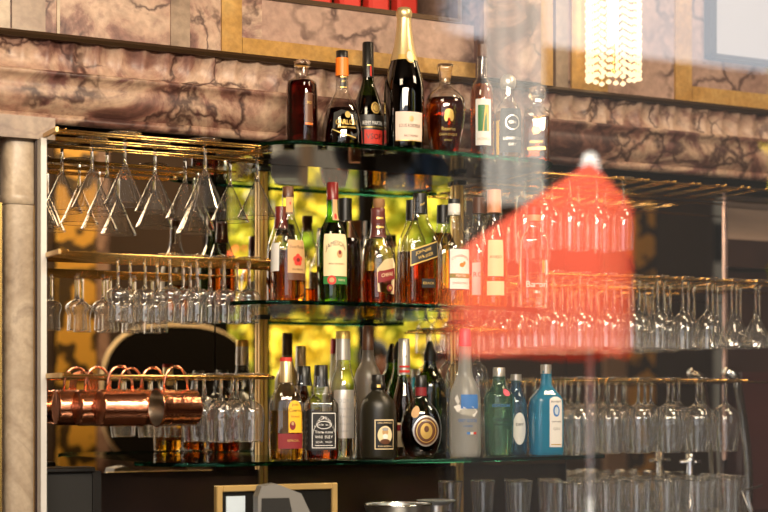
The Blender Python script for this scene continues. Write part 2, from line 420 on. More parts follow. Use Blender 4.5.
# inlays of the upper wall
def inlay(name, px0, px1, z0, z1, mat, lift, label):
    x0 = at(px0, 50, YB-lift)[0]; x1 = at(px1, 50, YB-lift)[0]
    return struct(MB().box(x0, x1, YB-lift, YB+.02, z0, z1, mat), name, label)
zt = Z_TRIM1; band = zb(40)-0; BW = at(240, 40, YB)[1]-at(240, 57.5, YB)[1]
inlay('trim_3', -40, 10, zt, ZT, 'cream', .012, 'pale marble strip at far left')
inlay('trim_4', 12, 45.5, zt, ZT, 'marblegrey', .006, 'brown marble panel at far left')
inlay('trim_5', 57, 60, zt, ZT, 'cream', .005, 'thin pale line in the marble')
inlay('trim_6', 171, 190, zt, ZT, 'marblegrey', .006, 'narrow brown marble panel')
inlay('trim_7', 222, 242, zt, ZT, 'yellow', .008, 'upright yellow marble band')
inlay('trim_8', 242.5, 483, zt, zt+BW, 'yellow', .008, 'level yellow marble band over the bottles')
inlay('trim_9', 484, 541, zt, ZT, 'marble', .05, 'marble pilaster')
inlay('trim_10', 541, 553, zt, ZT, 'yellow', .03, 'yellow band beside the pilaster')
inlay('trim_11', 556, 568, zt, ZT, 'marblegrey', .02, 'brown strip beside the crystal lamp')
inlay('trim_12', 572, 608, zt, ZT, 'yellow', .008, 'yellow marble panel behind the crystal lamp')
inlay('trim_13', 676, 692, zt, ZT, 'yellow', .008, 'yellow upright band at right')
inlay('trim_14', 692.5, 860, zt, zt+BW*1.1, 'yellow', .008, 'level yellow band at right')

# hatch with red seats seen through it
hx0, hx1 = OX0, at(461, 20, YB)[0]
hf = thing('hatch_frame', 'dark bronze frame of the opening high in the upper marble wall', 'frame', (hx0, YB, OZ))
w_ = hx1-hx0
MB().box(0, w_, -.004, .03, 0, .012, 'bronze').build('sill', hf); MB().box(w_-.012, w_, -.004, .03, .012, .3, 'bronze').build('jamb', hf)
MB().box(0, w_, .38, .4, 0, .3, 'bronze').build('back_panel', hf)
nred = 6
for k in range(nred):
    xx = hx0+.03+(w_-.05)*(k+.1)/nred
    b = MB().box(0, (w_-.05)/nred*.72, 0, .05, 0, .2, 'p_red', .008)
    o = b.build('red_seat_back'); o.location = (xx, YB+.16, OZ)
    tag(o, 'red upholstered block in the dark opening above the bottles, %s from left' % ORD[k], 'seat back', 'red blocks in the upper opening')

# screen at the upper right
sx0 = at(711, 30, YB-.03)[0]; sx1 = at(830, 30, YB-.03)[0]; sz0 = at(711, 57, YB-.03)[1]
pf = thing('wall_screen', 'dark framed picture with pale glass high on the right marble wall', 'picture', (sx0, YB-.03, sz0))
MB().box(0, .02, 0, .03, 0, .6, 'black').box(0, sx1-sx0, 0, .03, 0, .012, 'black').box(sx1-sx0-.02, sx1-sx0, 0, .03, 0, .6, 'black').box(0, sx1-sx0, 0, .03, .588, .6, 'black').build('frame', pf)
MB().box(.02, sx1-sx0-.02, .008, .028, .012, .588, pbr('painted_pale_reflection', (.42, .42, .46), .1)).build('picture', pf)  # pale bluish colour stands for the reflection on the glass

# column at the far left and its metal edge
YC = .06
xc0 = at(2, 300, YC+.036)[0]; xc1 = at(34, 300, YC+.036)[0]; xc = (xc0+xc1)/2; rc = (xc1-xc0)/2
zcap = at(20, 139, YC)[1]; zc1 = at(20, 193, YC)[1]; zc2 = at(20, 204, YC)[1]
cm = MB()
cm.loft([(0, rc), (zc2-.001, rc)], 'cream', 3, 40, cx=xc, cy=YC+rc, cz=0)
cm.loft([(zc2, rc*1.0), (zc2+.003, rc*1.08), (zc1-.003, rc*1.08), (zc1, rc*1.03), (zcap, rc*1.03)], 'cream', 3, 40, cx=xc, cy=YC+rc, cz=0)
struct(cm, 'column_left', 'pale veined marble column')
struct(MB().prism([(xc-rc*1.55, YC-.02), (xc+rc*1.9, YC-.02), (xc+rc*1.9, YM), (xc-rc*1.55, YM)], 'z', zcap, Z_BOT+.001, 'marblegrey'), 'trim_15', 'marble block on top of the column')
gx = at(35.5, 300, YC)[0]
struct(MB().box(gx-.003, gx+.003, YC+.0, YC+.03, 0, zc2, 'gold'), 'trim_16', 'thin brass strip right of the column')
gx = at(0, 300, YC)[0]
struct(MB().box(gx-.003, gx+.003, YC-.006, YC+.02, 0, zc2, 'gold'), 'trim_17', 'thin brass strip left of the column')
px_ = at(39, 300, YC+.03)[0]
struct(MB().box(px_-.006, px_+.006, YC+.03, YC+.06, 0, zcap, 'marblegrey'), 'trim_18', 'dark recess beside the column')
xp = at(43.8, 300, .02)[0]
struct(MB().box(xp-.0065, xp+.0065, .02, .05, 0, zcap, 'alu'), 'trim_19', 'upright polished steel edge of the mirror niche')
struct(MB().box(xp-.010, xp+.004, .052, YM+.02, 0, Z_BOT, 'darkwood'), 'wall_niche', 'dark side of the mirror niche')

# mirror in three sheets with fine joints
xj = [xp+.004, at(215, 300, YM)[0], at(566, 300, YM)[0], XM1]
ml = ['tall bronze-tinted mirror sheet behind the left glass racks', 'tall bronze-tinted mirror sheet behind the bottle shelves', 'tall bronze-tinted mirror sheet behind the right glass racks']
for k in range(3):
    tag(MB().box(xj[k]+.0015, xj[k+1]-.0015, YM, YM+.006, 1.125 if k < 2 else .985, Z_BOT+.1, 'mirror').build('bar_mirror'), ml[k], 'mirror', 'bar back mirrors')
tag(MB().box(XM1-.001, XM1+.008, YM-.006, YM+.006, 1.125, Z_BOT+.1, pbr('bevel_edge', (.75, .5, .42), .25, .8)).build('mirror_edge_strip'), 'slim pinkish metal strip on the right edge of the bar mirror', 'strip')
# wall to the right of the mirror; colour bands stand for a blurred reflection
for k, (y0, y1, mat) in enumerate([(176, 196, 'darkwood'), (196, 240, 'taupe'), (240, 268, 'darkwood')]):
    z1 = at(745, y0, YM)[1]; z0 = at(745, y1, YM)[1]
    struct(MB().box(XM1+.008, XR, YM-.004+.006*(k % 2), YM+.04, z0, z1, mat), 'panel_%d' % (k+1), 'plain band of the wall right of the mirror')
xx = at(744, 440, YM-.06)[0]
struct(MB().box(xx, XR, YM-.05, YM+.03, 0, at(745, 372, YM-.05)[1], 'maroonwood'), 'panel_4', 'dark maroon panel at lower right')

# back counter
zcnt = .98
struct(MB().box(XL, XR, -.38, YM, 0, zcnt-.03, 'darkwood').box(XL, XR, -.4, YM, zcnt-.03, zcnt, 'counter'), 'back_counter', 'dark back bar counter')

# ------------------------------------------------------------------ shelves and posts
YBT = -.08         # bottles stand this much nearer than the niche front
ZS = [at(404, 147, -.12)[1], at(350, 301, -.2)[1], at(320, 460, YBT-.03)[1]]
def bow(x, x0, x1, a, b):
    t = (x-x0)/(x1-x0); return a-b*max(0, sin(t*pi))**.8
def shelf(z, px0, px1, yb_, a, b, label, rr=.09):
    x0 = at(px0, 300, a)[0]; x1 = at(px1, 300, a)[0]
    fr = []
    N = 40
    for i in range(N+1):
        x = x0+(x1-x0)*i/N; y = bow(x, x0, x1, a, b)
        e = min(x-x0, x1-x)
        if e < rr: y += rr-math.sqrt(max(0, rr*rr-(rr-e)**2))
        fr.append((x, y))
    poly = fr+[(x1, yb_), (x0, yb_)]
    n = len(poly); t = .009
    root = thing('glass_shelf', label, 'shelf', (x0, yb_, z-t), 0, 'glass bottle shelves')
    P = [(x-x0, y-yb_) for x, y in poly]
    mb = MB(); v = [(x, y, t) for x, y in P]; mb.add(v, [list(range(n))], 'shelf', True)
    mb.build('pane', root)
    eb = MB(); v = [(x, y, 0) for x, y in P[:N+1]]+[(x, y, t) for x, y in P[:N+1]]+[(x, y+.004, 0) for x, y in P[:N+1]]+[(x, y+.004, t) for x, y in P[:N+1]]
    m = N+1; f = []
    for i in range(N): f += [[i, i+1, m+i+1, m+i], [2*m+i+1, 2*m+i, 3*m+i, 3*m+i+1], [m+i, m+i+1, 3*m+i+1, 3*m+i], [2*m+i, 2*m+i+1, i+1, i]]
    eb.add(v, f, 'shelfedge'); eb.build('front_edge', root)
    return root
shelf(ZS[0], 271, 566, YM-.004, -.095, .025, 'top green-edged glass shelf carrying decanters and a champagne bottle')
shelf(ZS[1], 246, 552, YM-.004, -.15, .035, 'middle glass shelf carrying the whisky bottles')
sb = shelf(ZS[2], 148, 618, YM-.004, -.11, .07, 'lowest glass shelf carrying rum, gin and vodka bottles')
for px, lab in ((263, 'slim brass post at the left end of the bottle shelves'), (459, 'slim brass post left of the frosted vodka bottle')):
    y = YM-.010; x = at(px, 300, y)[0]
    p = thing('shelf_post', lab, 'post', (x, y, zcnt), 0, 'shelf posts')
    MB().box(-.0115, -.001, -.006, .008, 0, ZS[0]-zcnt-.0095, 'brass', .002).box(.001, .0115, -.006, .008, 0, ZS[0]-zcnt-.0095, 'brass', .002).build('twin_strip', p)
    MB().box(-.016, .016, -.012, .009, 0, .008, 'brass', .002).build('foot_plate', p)
    for z in ZS[:2]:
        MB().box(-.014, .014, -.018, .006, z-zcnt-.021, z-zcnt-.0095, 'black', .002).build('clamp', p)

# ------------------------------------------------------------------ bottles
class Bottle:
    def __init__(s, name, label, px, Y, z, prof, cat='bottle', n=2, sq=1, twist=0, glassmat='clear', it=2, group='spirit bottles on the bar shelves', seg=32):
        Y += YBT+(.05 if z == ZS[0] else 0); X, _, d = at(px, 300, Y); s.s = d/F
        s.root = thing(name, label, cat, (X, Y, z+.0006), FACE+R(twist), group)
        s.prof = chaikin([(h*s.s, r*s.s) for h, r in prof], it); s.n = n; s.sq = sq; s.seg = seg
        MB().loft(s.prof, glassmat, n, seg, sq=sq).build('glass_body', s.root)
        # arc-length table of the cross-section, from the front (-y) both ways
        s.tab = None
    def liquid(s, level, mat, inset=.9):
        L = level*s.s; p = [(z, max(r-inset*s.s, .0008)) for z, r in s.prof if 1.2*s.s < z < L]
        r0 = rad(s.prof, 1.3*s.s); p = [(1.3*s.s, r0-1.6*s.s)]+p+[(L, rad(s.prof, L)-inset*s.s)]
        MB().loft(p, mat, s.n, s.seg, sq=s.sq).build('liquid', s.root); return s
    def cap(s, prof, mat, name='cap', n=2, it=0, lab=None):
        o = MB().loft(chaikin([(h*s.s, r*s.s) for h, r in prof], it), mat, n, 24).build(name, s.root)
        if lab: o['label'] = lab
        return s
    def pos(s, u, z, lift):
        """u along the surface (px), from the front towards the right; z in px"""
        z *= s.s; r = rad(s.prof, z)
        if s.tab is None:
            rm = max(q[1] for q in s.prof); N = 240; tab = [(0, 0)]; a0 = se(-pi/2, s.n)
            acc = 0; prev = a0
            for i in range(1, N+1):
                q = se(-pi/2+pi*i/N, s.n); acc += math.hypot(q[0]-prev[0], (q[1]-prev[1])*s.sq)*rm; prev = q; tab.append((acc, pi*i/N))
            s.tab = tab
        U = abs(u)*s.s; a = s.tab[-1][1]
        for p, q in zip(s.tab, s.tab[1:]):
            if p[0] <= U <= q[0]: a = p[1]+(q[1]-p[1])*(U-p[0])/max(1e-9, q[0]-p[0]); break
        a = a if u >= 0 else -a
        x, y = se(-pi/2+a, s.n); k = 1+lift*s.s/r
        return (r*x*k, r*s.sq*y*k, z)
    def label(s, items, name='label', lab=None):
        mb = MB()
        for it in items:
            k = it[0]
            if k == 'rect':
                _, u0, u1, z0, z1, mat, lift = it; nu, nz = max(2, int(abs(u1-u0)/1.5)+1), max(2, int(abs(z1-z0)/4)+1)
                v = [s.pos(u0+(u1-u0)*i/nu, z0+(z1-z0)*j/nz, lift) for j in range(nz+1) for i in range(nu+1)]
                f = [[j*(nu+1)+i, j*(nu+1)+i+1, (j+1)*(nu+1)+i+1, (j+1)*(nu+1)+i] for j in range(nz) for i in range(nu)]
                mb.add(v, f, mat)
            elif k == 'band':      # slanted strip: (u0,z0)-(u1,z1) with height h
                _, u0, z0, u1, z1, h, mat, lift = it; nu = 12
                v = [s.pos(u0+(u1-u0)*i/nu, z0+(z1-z0)*i/nu+dh*h, lift) for dh in (-.5, .5) for i in range(nu+1)]
                mb.add(v, [[i, i+1, nu+2+i, nu+1+i] for i in range(nu)], mat)
            elif k == 'disc':
                _, uc, zc, ru, rz, mat, lift = it; N = 24
                v = [s.pos(uc, zc, lift)]+[s.pos(uc+ru*cos(2*pi*i/N)*q, zc+rz*sin(2*pi*i/N)*q, lift) for q in (.5, 1) for i in range(N)]
                f = [[0, 1+i, 1+(i+1) % N] for i in range(N)]+[[1+i, 1+N+i, 1+N+(i+1) % N, 1+(i+1) % N] for i in range(N)]
                mb.add(v, f, mat)
            elif k == 'ring':
                _, uc, zc, ru, rz, w, mat, lift = it; N = 28
                v = [s.pos(uc+(ru-w*q)*cos(2*pi*i/N), zc+(rz-w*q)*sin(2*pi*i/N), lift) for q in (1, 0) for i in range(N)]
                mb.add(v, [[i, N+i, N+(i+1) % N, (i+1) % N] for i in range(N)], mat)
            elif k == 'text':
                _, body, uc, zc, size, mat, lift = it[:7]; slope = it[7] if len(it) > 7 else 0; arc = it[8] if len(it) > 8 else 0; wd = it[9] if len(it) > 9 else 1
                v, f = text_mesh(body)
                v = [s.pos(uc+x*size*wd, zc+y*size+slope*x*size*wd-arc*(x*size)**2, lift) for x, y, _z in v]
                mb.add(v, f, mat)
            elif k == 'poly':
                _, pts, mat, lift = it
                mb.add([s.pos(u, z, lift) for u, z in pts], [list(range(len(pts)))], mat)
        o = mb.build(name, s.root)
        if lab: o['label'] = lab
        return s
L1, L2, L3 = .35, .6, .85

# --- top shelf
b = Bottle('decanter', 'square dark red decanter with a flat glass stopper, leftmost on the top shelf', 302, .0, ZS[0], [(0, 12), (1, 14), (20, 14), (58, 14), (64, 12.5), (66.5, 7.5), (68, 6), (77, 6)], 'decanter', n=4, twist=-20)
b.liquid(64, 'l_red').cap([(76, 5.5), (78, 6), (78.5, 8), (83, 8.4), (85, 6.5)], 'stopper', 'stopper')
b.label([('rect', 9, 18, 18, 50, 'p_brown', L1), ('rect', 9, 18, 18, 20, 'p_orange', L2), ('text', 'XO', 13.5, 40, 4, 'p_gold', L2)])
b = Bottle('brandy_bottle', 'cone-shaped brandy bottle with a bright orange neck on the top shelf', 342, .0, ZS[0], [(0, 18), (1.5, 20.5), (8, 20.6), (20, 20), (36, 17), (46, 12.5), (54, 7.5), (58, 6.2), (90, 5.6)], twist=14)
b.liquid(39, 'l_dark').cap([(72, 6.6), (90, 6.4)], 'p_orange', 'neck_sleeve', lab='bright orange neck sleeve').cap([(89.5, 6.0), (97, 6.0), (97.3, 5.4)], 'black')
b.label([('rect', -10, 10, 58.5, 71.5, 'p_black', .9), ('rect', -10, 10, 59.5, 60.5, 'p_gold', 1.1), ('rect', -10, 10, 70, 71, 'p_gold', 1.1), ('text', 'SOLERA', 0, 66, 3, 'p_gold', 1.1)], 'neck_label')
b.label([('poly', [(-14, 33), (-5, 36), (6, 34), (16, 33), (16, 14), (10, 8), (2, 10), (-8, 14), (-14, 17)], 'p_black', L1), ('band', -14, 16, -4, 11.5, 1.0, 'p_gold', L2), ('band', -4, 11.5, 10, 8, 1.0, 'p_gold', L2),
         ('text', 'CARLOS I', 1, 23, 7.2, 'p_gold', L2, 0, 0, .8), ('text', 'BRANDY DE JEREZ', 1, 18, 2.4, 'p_gold', L2), ('disc', 2, 31, 3, 3.4, 'p_gold', L2)])
b = Bottle('cognac_bottle', 'dark green cognac bottle with black neck and red-boxed label on the top shelf', 368, .065, ZS[0], [(0, 14), (1.5, 16), (30, 16.4), (46, 15), (58, 11.5), (69, 7), (77, 5.3), (110, 5)], glassmat='darkgreen', twist=16)
b.liquid(58, 'l_dark').cap([(77, 5.8), (112, 5.6), (112.6, 5)], 'black', 'capsule')
b.label([('rect', 1, 6, 78, 88, 'p_red', .9), ('rect', -6, 6, 88.4, 89.4, 'p_gold', .9)], 'neck_label')
b.label([('rect', -17, 17, 3, 38, 'p_black', L1), ('text', 'REMY MARTIN', 1, 29.5, 5.4, 'p_white', L2, 0, 0, .62), ('text', 'FINE CHAMPAGNE COGNAC', 1, 25.4, 1.8, 'p_gold', L2), ('rect', -8, 12, 9, 23, 'p_red', L2), ('text', 'VSOP', 2, 16, 7.5, 'p_black', L3, 0, 0, .9), ('rect', -14, 14, 5, 5.8, 'p_gold', L2)])
b.label([('disc', 4, 45, 5, 6, 'p_gold', .8), ('ring', 4, 45, 3.6, 4.4, .7, 'p_brown', 1.0)], 'seal')
b = Bottle('champagne_bottle', 'large dark champagne bottle with gold foil neck, tallest on the top shelf', 404, -.02, ZS[0], [(0, 17), (1.5, 20), (50, 20.2), (66, 20), (78, 17.5), (92, 13), (106, 9.5), (122, 7.2), (134, 6.6), (142, 6.6)], glassmat='olive', twist=12)
b.liquid(110, 'l_dark')
b.cap([(90, 14.1), (92, 13.6), (99, 11.8), (106, 10.1), (122, 7.8), (132, 7.2), (134, 7.2), (135, 8.0), (140, 8.0), (143.5, 6.6), (144, 5)], 'p_foil', 'foil_capsule')
b.label([('rect', -13, 13, 90, 95, 'p_gold', 1.3), ('disc', 4, 93, 6.0, 7, 'p_gold', 1.6), ('disc', 4, 93, 4.6, 5.6, 'p_pink', 1.9)], 'neck_band')
b.label([('rect', -13, 17, 8, 37, 'p_pink', L1), ('text', 'LOUIS ROEDERER', 2, 23, 4.6, 'p_black', L2, 0, 0, .62), ('text', 'BRUT PREMIER', 3, 13, 2.8, 'p_brown', L2, 0, 0, .8), ('rect', -13, 17, 8, 8.8, 'p_gold', L2), ('disc', 3, 30, 2.4, 2.8, 'p_foil', L2)])
b = Bottle('decanter', 'round-shouldered amber decanter with a frosted glass stopper, beside the champagne', 445, .0, ZS[0], [(0, 12), (2, 13.5), (20, 17.5), (38, 20.2), (50, 20.8), (58, 19.5), (65, 13), (68.5, 7.5), (71, 5.6), (78, 5.6)], 'decanter', twist=4)
b.liquid(57, 'l_brown').cap([(74, 4.6), (78, 5.8), (86, 7), (91, 8), (92, 7.2)], 'stopper', 'stopper', n=5)
b.label([('disc', 2, 40, 4.5, 4.5, 'p_gold', L1), ('disc', -1, 36, 2, 4, 'p_gold', L1), ('disc', 5, 36.5, 2, 4.2, 'p_gold', L1), ('text', 'Reserva', 2, 25, 5, 'p_gold', L1), ('text', 'GRAN DUQUE', 2, 19.5, 3.4, 'p_gold', L1), ('text', 'BRANDY', 2, 14, 2.6, 'p_gold', L1)])
b = Bottle('liqueur_bottle', 'slim clear bottle of amber spirit with brown cap and a white picture label', 482, .02, ZS[0], [(0, 11), (1.5, 12.3), (40, 12.3), (68, 12.3), (76, 10), (81, 6), (85, 4.8), (106, 4.8)], twist=4)
b.liquid(76, 'l_amber').cap([(104, 5.2), (116, 5.0)], 'p_brown')
b.label([('rect', -8, 8, 14, 60, 'p_white', L1), ('rect', -5.5, 5.5, 28, 54, 'p_green', L2), ('poly', [(-1, 28), (5, 28), (4.5, 54), (1.5, 54)], 'p_yellow', L3), ('text', 'HONIG', 0, 20, 3.6, 'p_tan', L2)])
b = Bottle('gin_bottle', 'bottle with a navy label and round metal stopper on the top shelf', 508, .01, ZS[0], [(0, 11), (1.5, 13), (44, 13), (54, 12), (59, 7.5), (62, 6), (77, 6)], twist=2, n=3)
b.liquid(50, 'l_pale').cap([(74, 6.2), (76, 7.6), (80, 8.2), (84, 7.4), (87, 4.6), (88, 1)], 'p_silver', 'stopper', it=1)
b.label([('rect', -9, 14, 8, 52, 'p_navy', L1), ('ring', 3, 38, 7, 7.5, 1, 'p_silver', L2), ('text', 'GIN', 3, 38, 4.2, 'p_silver', L2), ('text', 'LONDON', 3, 22, 4, 'p_silver', L2), ('text', 'DRY', 3, 16, 4, 'p_silver', L2)])
b.label([('rect', -15, -10.5, 6, 40, 'p_yellow', L1)], 'side_strip')
b = Bottle('decanter', 'square copper-coloured decanter, rightmost on the top shelf', 537, .0, ZS[0], [(0, 12), (1.5, 13.5), (48, 13.6), (53, 12), (56, 8), (58, 6.5), (66, 6.5)], 'decanter', n=5, twist=-8)
b.liquid(46, 'l_amber').cap([(63, 6), (66, 8.2), (74, 8.6), (77, 7), (78, 3)], 'stopper', 'stopper')
b.label([('rect', -9, 9, 12, 15, 'p_gold', L1), ('text', 'RESERVE', 0, 20, 3.4, 'p_gold', L1), ('disc', 0, 32, 4, 4, 'p_gold', L1)])

# --- middle shelf
z = ZS[1]
b = Bottle('bourbon_bottle', 'clear bourbon bottle with a cream label and a red rose, leftmost on the middle shelf', 288, -.01, z, [(0, 15.5), (1.5, 17.4), (30, 17.2), (52, 16.8), (64, 14.8), (74, 10.5), (82, 7.2), (88, 6.3), (108, 6)], twist=12)
b.liquid(36, 'l_amber').cap([(105, 5.7), (115, 5.5), (115.5, 5)], 'p_brown')
b.label([('rect', -8, 10, 87.5, 104.5, 'p_tan', .8), ('disc', 3, 98, 1.6, 1.6, 'p_red', 1.0), ('rect', -9, 10, 87.5, 89, 'p_brown', 1.0)], 'neck_label')
b.label([('rect', -3, 20, 22, 61, 'p_tan', L1), ('rect', -3, 20, 21, 28, 'p_brown', L2), ('text', 'Four Roses', 8, 54, 4.4, 'p_brown', L2, 0, 0, .85)]+[('disc', 8+3*cos(a), 41+3.4*sin(a), 2.6, 2.8, 'p_red', L2+.02*i) for i, a in enumerate((.3, 1.6, 2.9, 4.1, 5.3))]+[('disc', 8, 41, 2, 2, 'p_darkred', L3), ('text', 'BOURBON', 8, 31.5, 2.6, 'p_brown', L2)])
b.label([('rect', -30, -12, 30, 58, 'p_white', L1)], 'back_label')
b = Bottle('whiskey_bottle', 'green whiskey bottle with red cap and cream label on the middle shelf', 332.5, -.02, z, [(0, 14), (1.5, 15.6), (40, 15.7), (60, 15.7), (72, 13.4), (80, 9), (87, 6.4), (95, 6), (112, 5.8)], glassmat='green', twist=14)
b.liquid(80, 'l_green').cap([(103, 6), (120, 5.7), (120.6, 5)], 'p_capred')
b.label([('rect', -3, 9, 82, 103, 'p_tan', .8), ('disc', 3, 86, 2.8, 3, 'p_red', 1.1)], 'neck_label')
b.label([('rect', -12.5, 13.5, 26, 68, 'p_cream', L1), ('text', 'JAMESON', .5, 58.5, 6.8, 'p_black', L2, .02, .025, .72), ('text', 'IRISH WHISKEY', 1, 38, 2.4, 'p_brown', L2), ('disc', 4, 48, 3, 4, 'p_tan', L2), ('disc', 4, 49.5, 1.4, 2, 'p_maroon', L3), ('rect', -12.5, 13.5, 18, 25.5, 'p_green', L2), ('disc', -4, 22, 4.4, 4.6, 'p_red', L3), ('disc', -4, 22, 2.4, 2.5, 'p_tan', L3+.2), ('text', 'TRIPLE', 6, 22, 2.8, 'p_cream', L3)])
b = Bottle('whisky_bottle', 'rounded whisky bottle with a brown-purple capsule and cream shield label', 378, -.01, z, [(0, 15.8), (1.5, 17.5), (36, 17.6), (48, 17.2), (57, 14.5), (63, 10.5), (68, 8), (90, 6.8)], twist=16)
b.liquid(33, 'l_brown').cap([(67, 8.8), (72, 7.6), (80, 7), (81, 7.4), (92, 7.0), (96, 7.2), (96.6, 6)], 'p_purple', 'capsule')
b.label([('rect', -8.5, 8.5, 76, 78, 'p_gold', 1.0), ('rect', -8, 8, 85, 87, 'p_gold', 1.0)], 'capsule_bands')
b.label([('poly', [(-5, 12), (14, 10), (17, 40), (13, 46), (2, 44), (-6, 34)], 'p_cream', L1), ('band', -5, 26, 15, 31, 11, 'p_maroon', L2), ('text', 'CHIVAS', 5, 29, 5.2, 'p_cream', L3, .2, 0, .75), ('text', 'REGAL', 5, 22, 4.2, 'p_maroon', L3, .15, 0, .8), ('disc', 8, 16, 4, 3.5, 'p_maroon', L2), ('disc', 8, 16, 2, 1.7, 'p_gold', L3)])
b = Bottle('whisky_bottle', 'square whisky bottle with a slanting black and gold label on the middle shelf', 420, -.02, z, [(0, 15.5), (1, 16.8), (56, 17), (66, 16.2), (76, 12), (84, 8), (90, 6.8), (108, 6.5)], n=5, twist=14, seg=40)
b.liquid(48, 'l_amber').cap([(92, 7.2), (110, 6.9), (112, 6.6)], 'p_black')
b.label([('text', 'Walker', 1, 101, 3.6, 'p_gold', 1.4, .3)], 'cap_print')
b.label([('band', -14, 46, 14, 56, 16, 'p_gold', L1), ('band', -13.2, 46.3, 13.2, 55.7, 13.6, 'p_black', L2), ('text', 'JOHNNIE', -1, 53.3, 4.6, 'p_gold', L3, .35, 0, .8), ('text', 'WALKER', 1, 48.6, 4.6, 'p_gold', L3, .35, 0, .8)])
b.label([('rect', -2, 11, 17, 26, 'p_black', L1), ('text', 'BLACK', 4.5, 21.5, 3.4, 'p_gold', L2)], 'lower_label')
b = Bottle('whiskey_bottle', 'clear whiskey bottle with white cap and bordered white label, next to the red reflection', 454, -.01, z, [(0, 14.5), (1.5, 16), (48, 16), (62, 15.6), (72, 11), (78, 8), (84, 8.6), (92, 6.6), (98, 6)], twist=12)
b.liquid(18, 'l_pale').cap([(92, 6.4), (103, 6.2)], 'p_white', lab='white cap').cap([(103, 6), (108, 5.6)], 'p_black', 'cap_top')
b.label([('rect', -9, 15, 16, 58, 'p_black', L1), ('rect', -8, 14, 17.2, 56.8, 'p_white', L2), ('text', 'CONNEMARA', 3, 50, 3.6, 'p_black', L3, 0, .03, .82), ('disc', 4, 41, 2.6, 2.2, 'p_orange', L3), ('disc', 6.5, 43, 1.5, 1.8, 'p_orange', L3), ('rect', -8, 14, 28, 32.5, 'p_green', L3), ('text', 'PEATED', 3, 30.2, 3, 'p_white', 1.1), ('text', 'SINGLE MALT', 3, 23, 2.8, 'p_black', L3)])
# second row and the right end
b = Bottle('rum_bottle', 'dark amber bottle with black cap standing behind the green bottle', 345, .17, z, [(0, 15), (1.5, 16.5), (62, 16.5), (74, 13), (84, 7.5), (88, 6.4), (100, 6)], twist=10)
b.liquid(70, 'l_dark').cap([(88, 7), (110, 6.8)], 'black')
b = Bottle('whisky_bottle', 'bottle with a red neck standing behind the rose-label bourbon', 281, .17, z, [(0, 14), (1.5, 15), (58, 15), (70, 11), (80, 7), (98, 6)], twist=10)
b.liquid(56, 'l_brown').cap([(78, 6.8), (100, 6)], 'p_darkred', 'capsule')
b = Bottle('whisky_bottle', 'clear bottle with a cork top peeking out behind the shield-label whisky', 379, .15, z, [(0, 15), (1.5, 17), (62, 17), (76, 11), (84, 7), (96, 6)], twist=0)
b.liquid(30, 'l_amber').cap([(94, 5.2), (102, 5), (103, 6), (110, 5.8)], 'p_cork', 'cork')
b = Bottle('whisky_bottle', 'bottle with a black cap half hidden behind the slanting-label bottle', 412, .16, z, [(0, 14), (1.5, 15.4), (66, 15.4), (80, 9), (88, 6), (98, 5.6)], twist=0)
b.liquid(58, 'l_brown').cap([(90, 6.2), (110, 6)], 'black')
b = Bottle('liqueur_bottle', 'yellowish bottle with a black cap between the two front labels at centre right', 443, .16, z, [(0, 14), (1.5, 15), (60, 15), (74, 10), (82, 6.4), (94, 6)], twist=0)
b.liquid(78, 'l_pale').cap([(88, 6.4), (106, 6.2)], 'black')
b = Bottle('rum_bottle', 'clear bottle with brown cap, first behind the red reflection on the middle shelf', 479, .06, z, [(0, 13), (1.5, 14.5), (56, 14.5), (70, 11), (80, 7), (98, 6)], twist=4)
b.liquid(40, 'l_gold').cap([(96, 6.8), (112, 6.6)], 'p_brown')
b.label([('rect', -9, 9, 14, 46, 'p_white', L1), ('text', 'RON', 0, 34, 7, 'p_brown', L2)])
b = Bottle('rum_bottle', 'clear bottle with orange capsule and framed cream label on the middle shelf', 494, -.02, z, [(0, 12.5), (1.5, 13.6), (62, 13.6), (74, 11), (84, 7), (100, 6.4)], twist=4)
b.liquid(58, 'l_pale').cap([(95, 7.4), (118, 7)], 'p_peach', 'capsule')
b.label([('rect', -9, 9, 30, 68, 'p_brown', L1), ('rect', -8, 8, 31, 67, 'p_cream', L2), ('text', 'ANEJO', 0, 50, 4, 'p_brown', L3), ('rect', -9, 9, 12, 26, 'p_cream', L2)])
b = Bottle('gin_bottle', 'square clear bottle with white script at the right end of the middle shelf', 534, -.02, z, [(0, 12), (1, 13.4), (66, 13.6), (72, 12.4), (77, 8), (81, 6.4), (92, 6.2)], n=6, twist=6)
b.liquid(50, 'l_clear').cap([(88, 7), (94, 7)], 'p_peach', 'collar').cap([(94, 6.8), (102, 6.8)], 'black')
b.label([('text', 'Baron', 0, 24, 9, 'p_white', L1), ('text', 'GIN', 0, 16.5, 4, 'p_white', L1)])

# --- lowest shelf
z = ZS[2]
b = Bottle('tequila_bottle', 'flask-shaped tequila bottle with yellow label and maroon band, leftmost on the lowest shelf', 286, -.03, z, [(0, 15.5), (1.5, 17.2), (40, 17.6), (56, 17), (66, 13.8), (72, 10), (77, 7), (80, 6), (84, 5.8)], n=2.6, sq=.75, twist=10)
b.liquid(50, 'l_gold').cap([(78, 6.4), (102, 5.8), (102.6, 5.2)], 'p_foil', 'capsule').cap([(99, 6.1), (103, 5.9)], 'p_red', 'cap_ring')
b.label([('disc', 0, 90, 3.2, 3.6, 'p_red', 1.5)], 'capsule_seal')
b.label([('rect', 1, 15, 28, 52, 'p_yellow', L1), ('disc', 8, 52, 7, 8, 'p_yellow', L1), ('text', 'Jose', 8, 56, 4, 'p_black', L2), ('text', 'Cuervo', 8, 50, 5.2, 'p_black', L2, 0, 0, .85), ('text', 'Especial', 8, 44, 2.8, 'p_maroon', L2), ('disc', 5, 35, 3, 4.5, 'p_maroon', L2), ('disc', 5, 37, 1.3, 1.8, 'p_tan', L3), ('rect', -9, 16, 12, 27, 'p_maroon', L2), ('text', 'ESPECIAL', 6, 20, 3, 'p_gold', L3)])
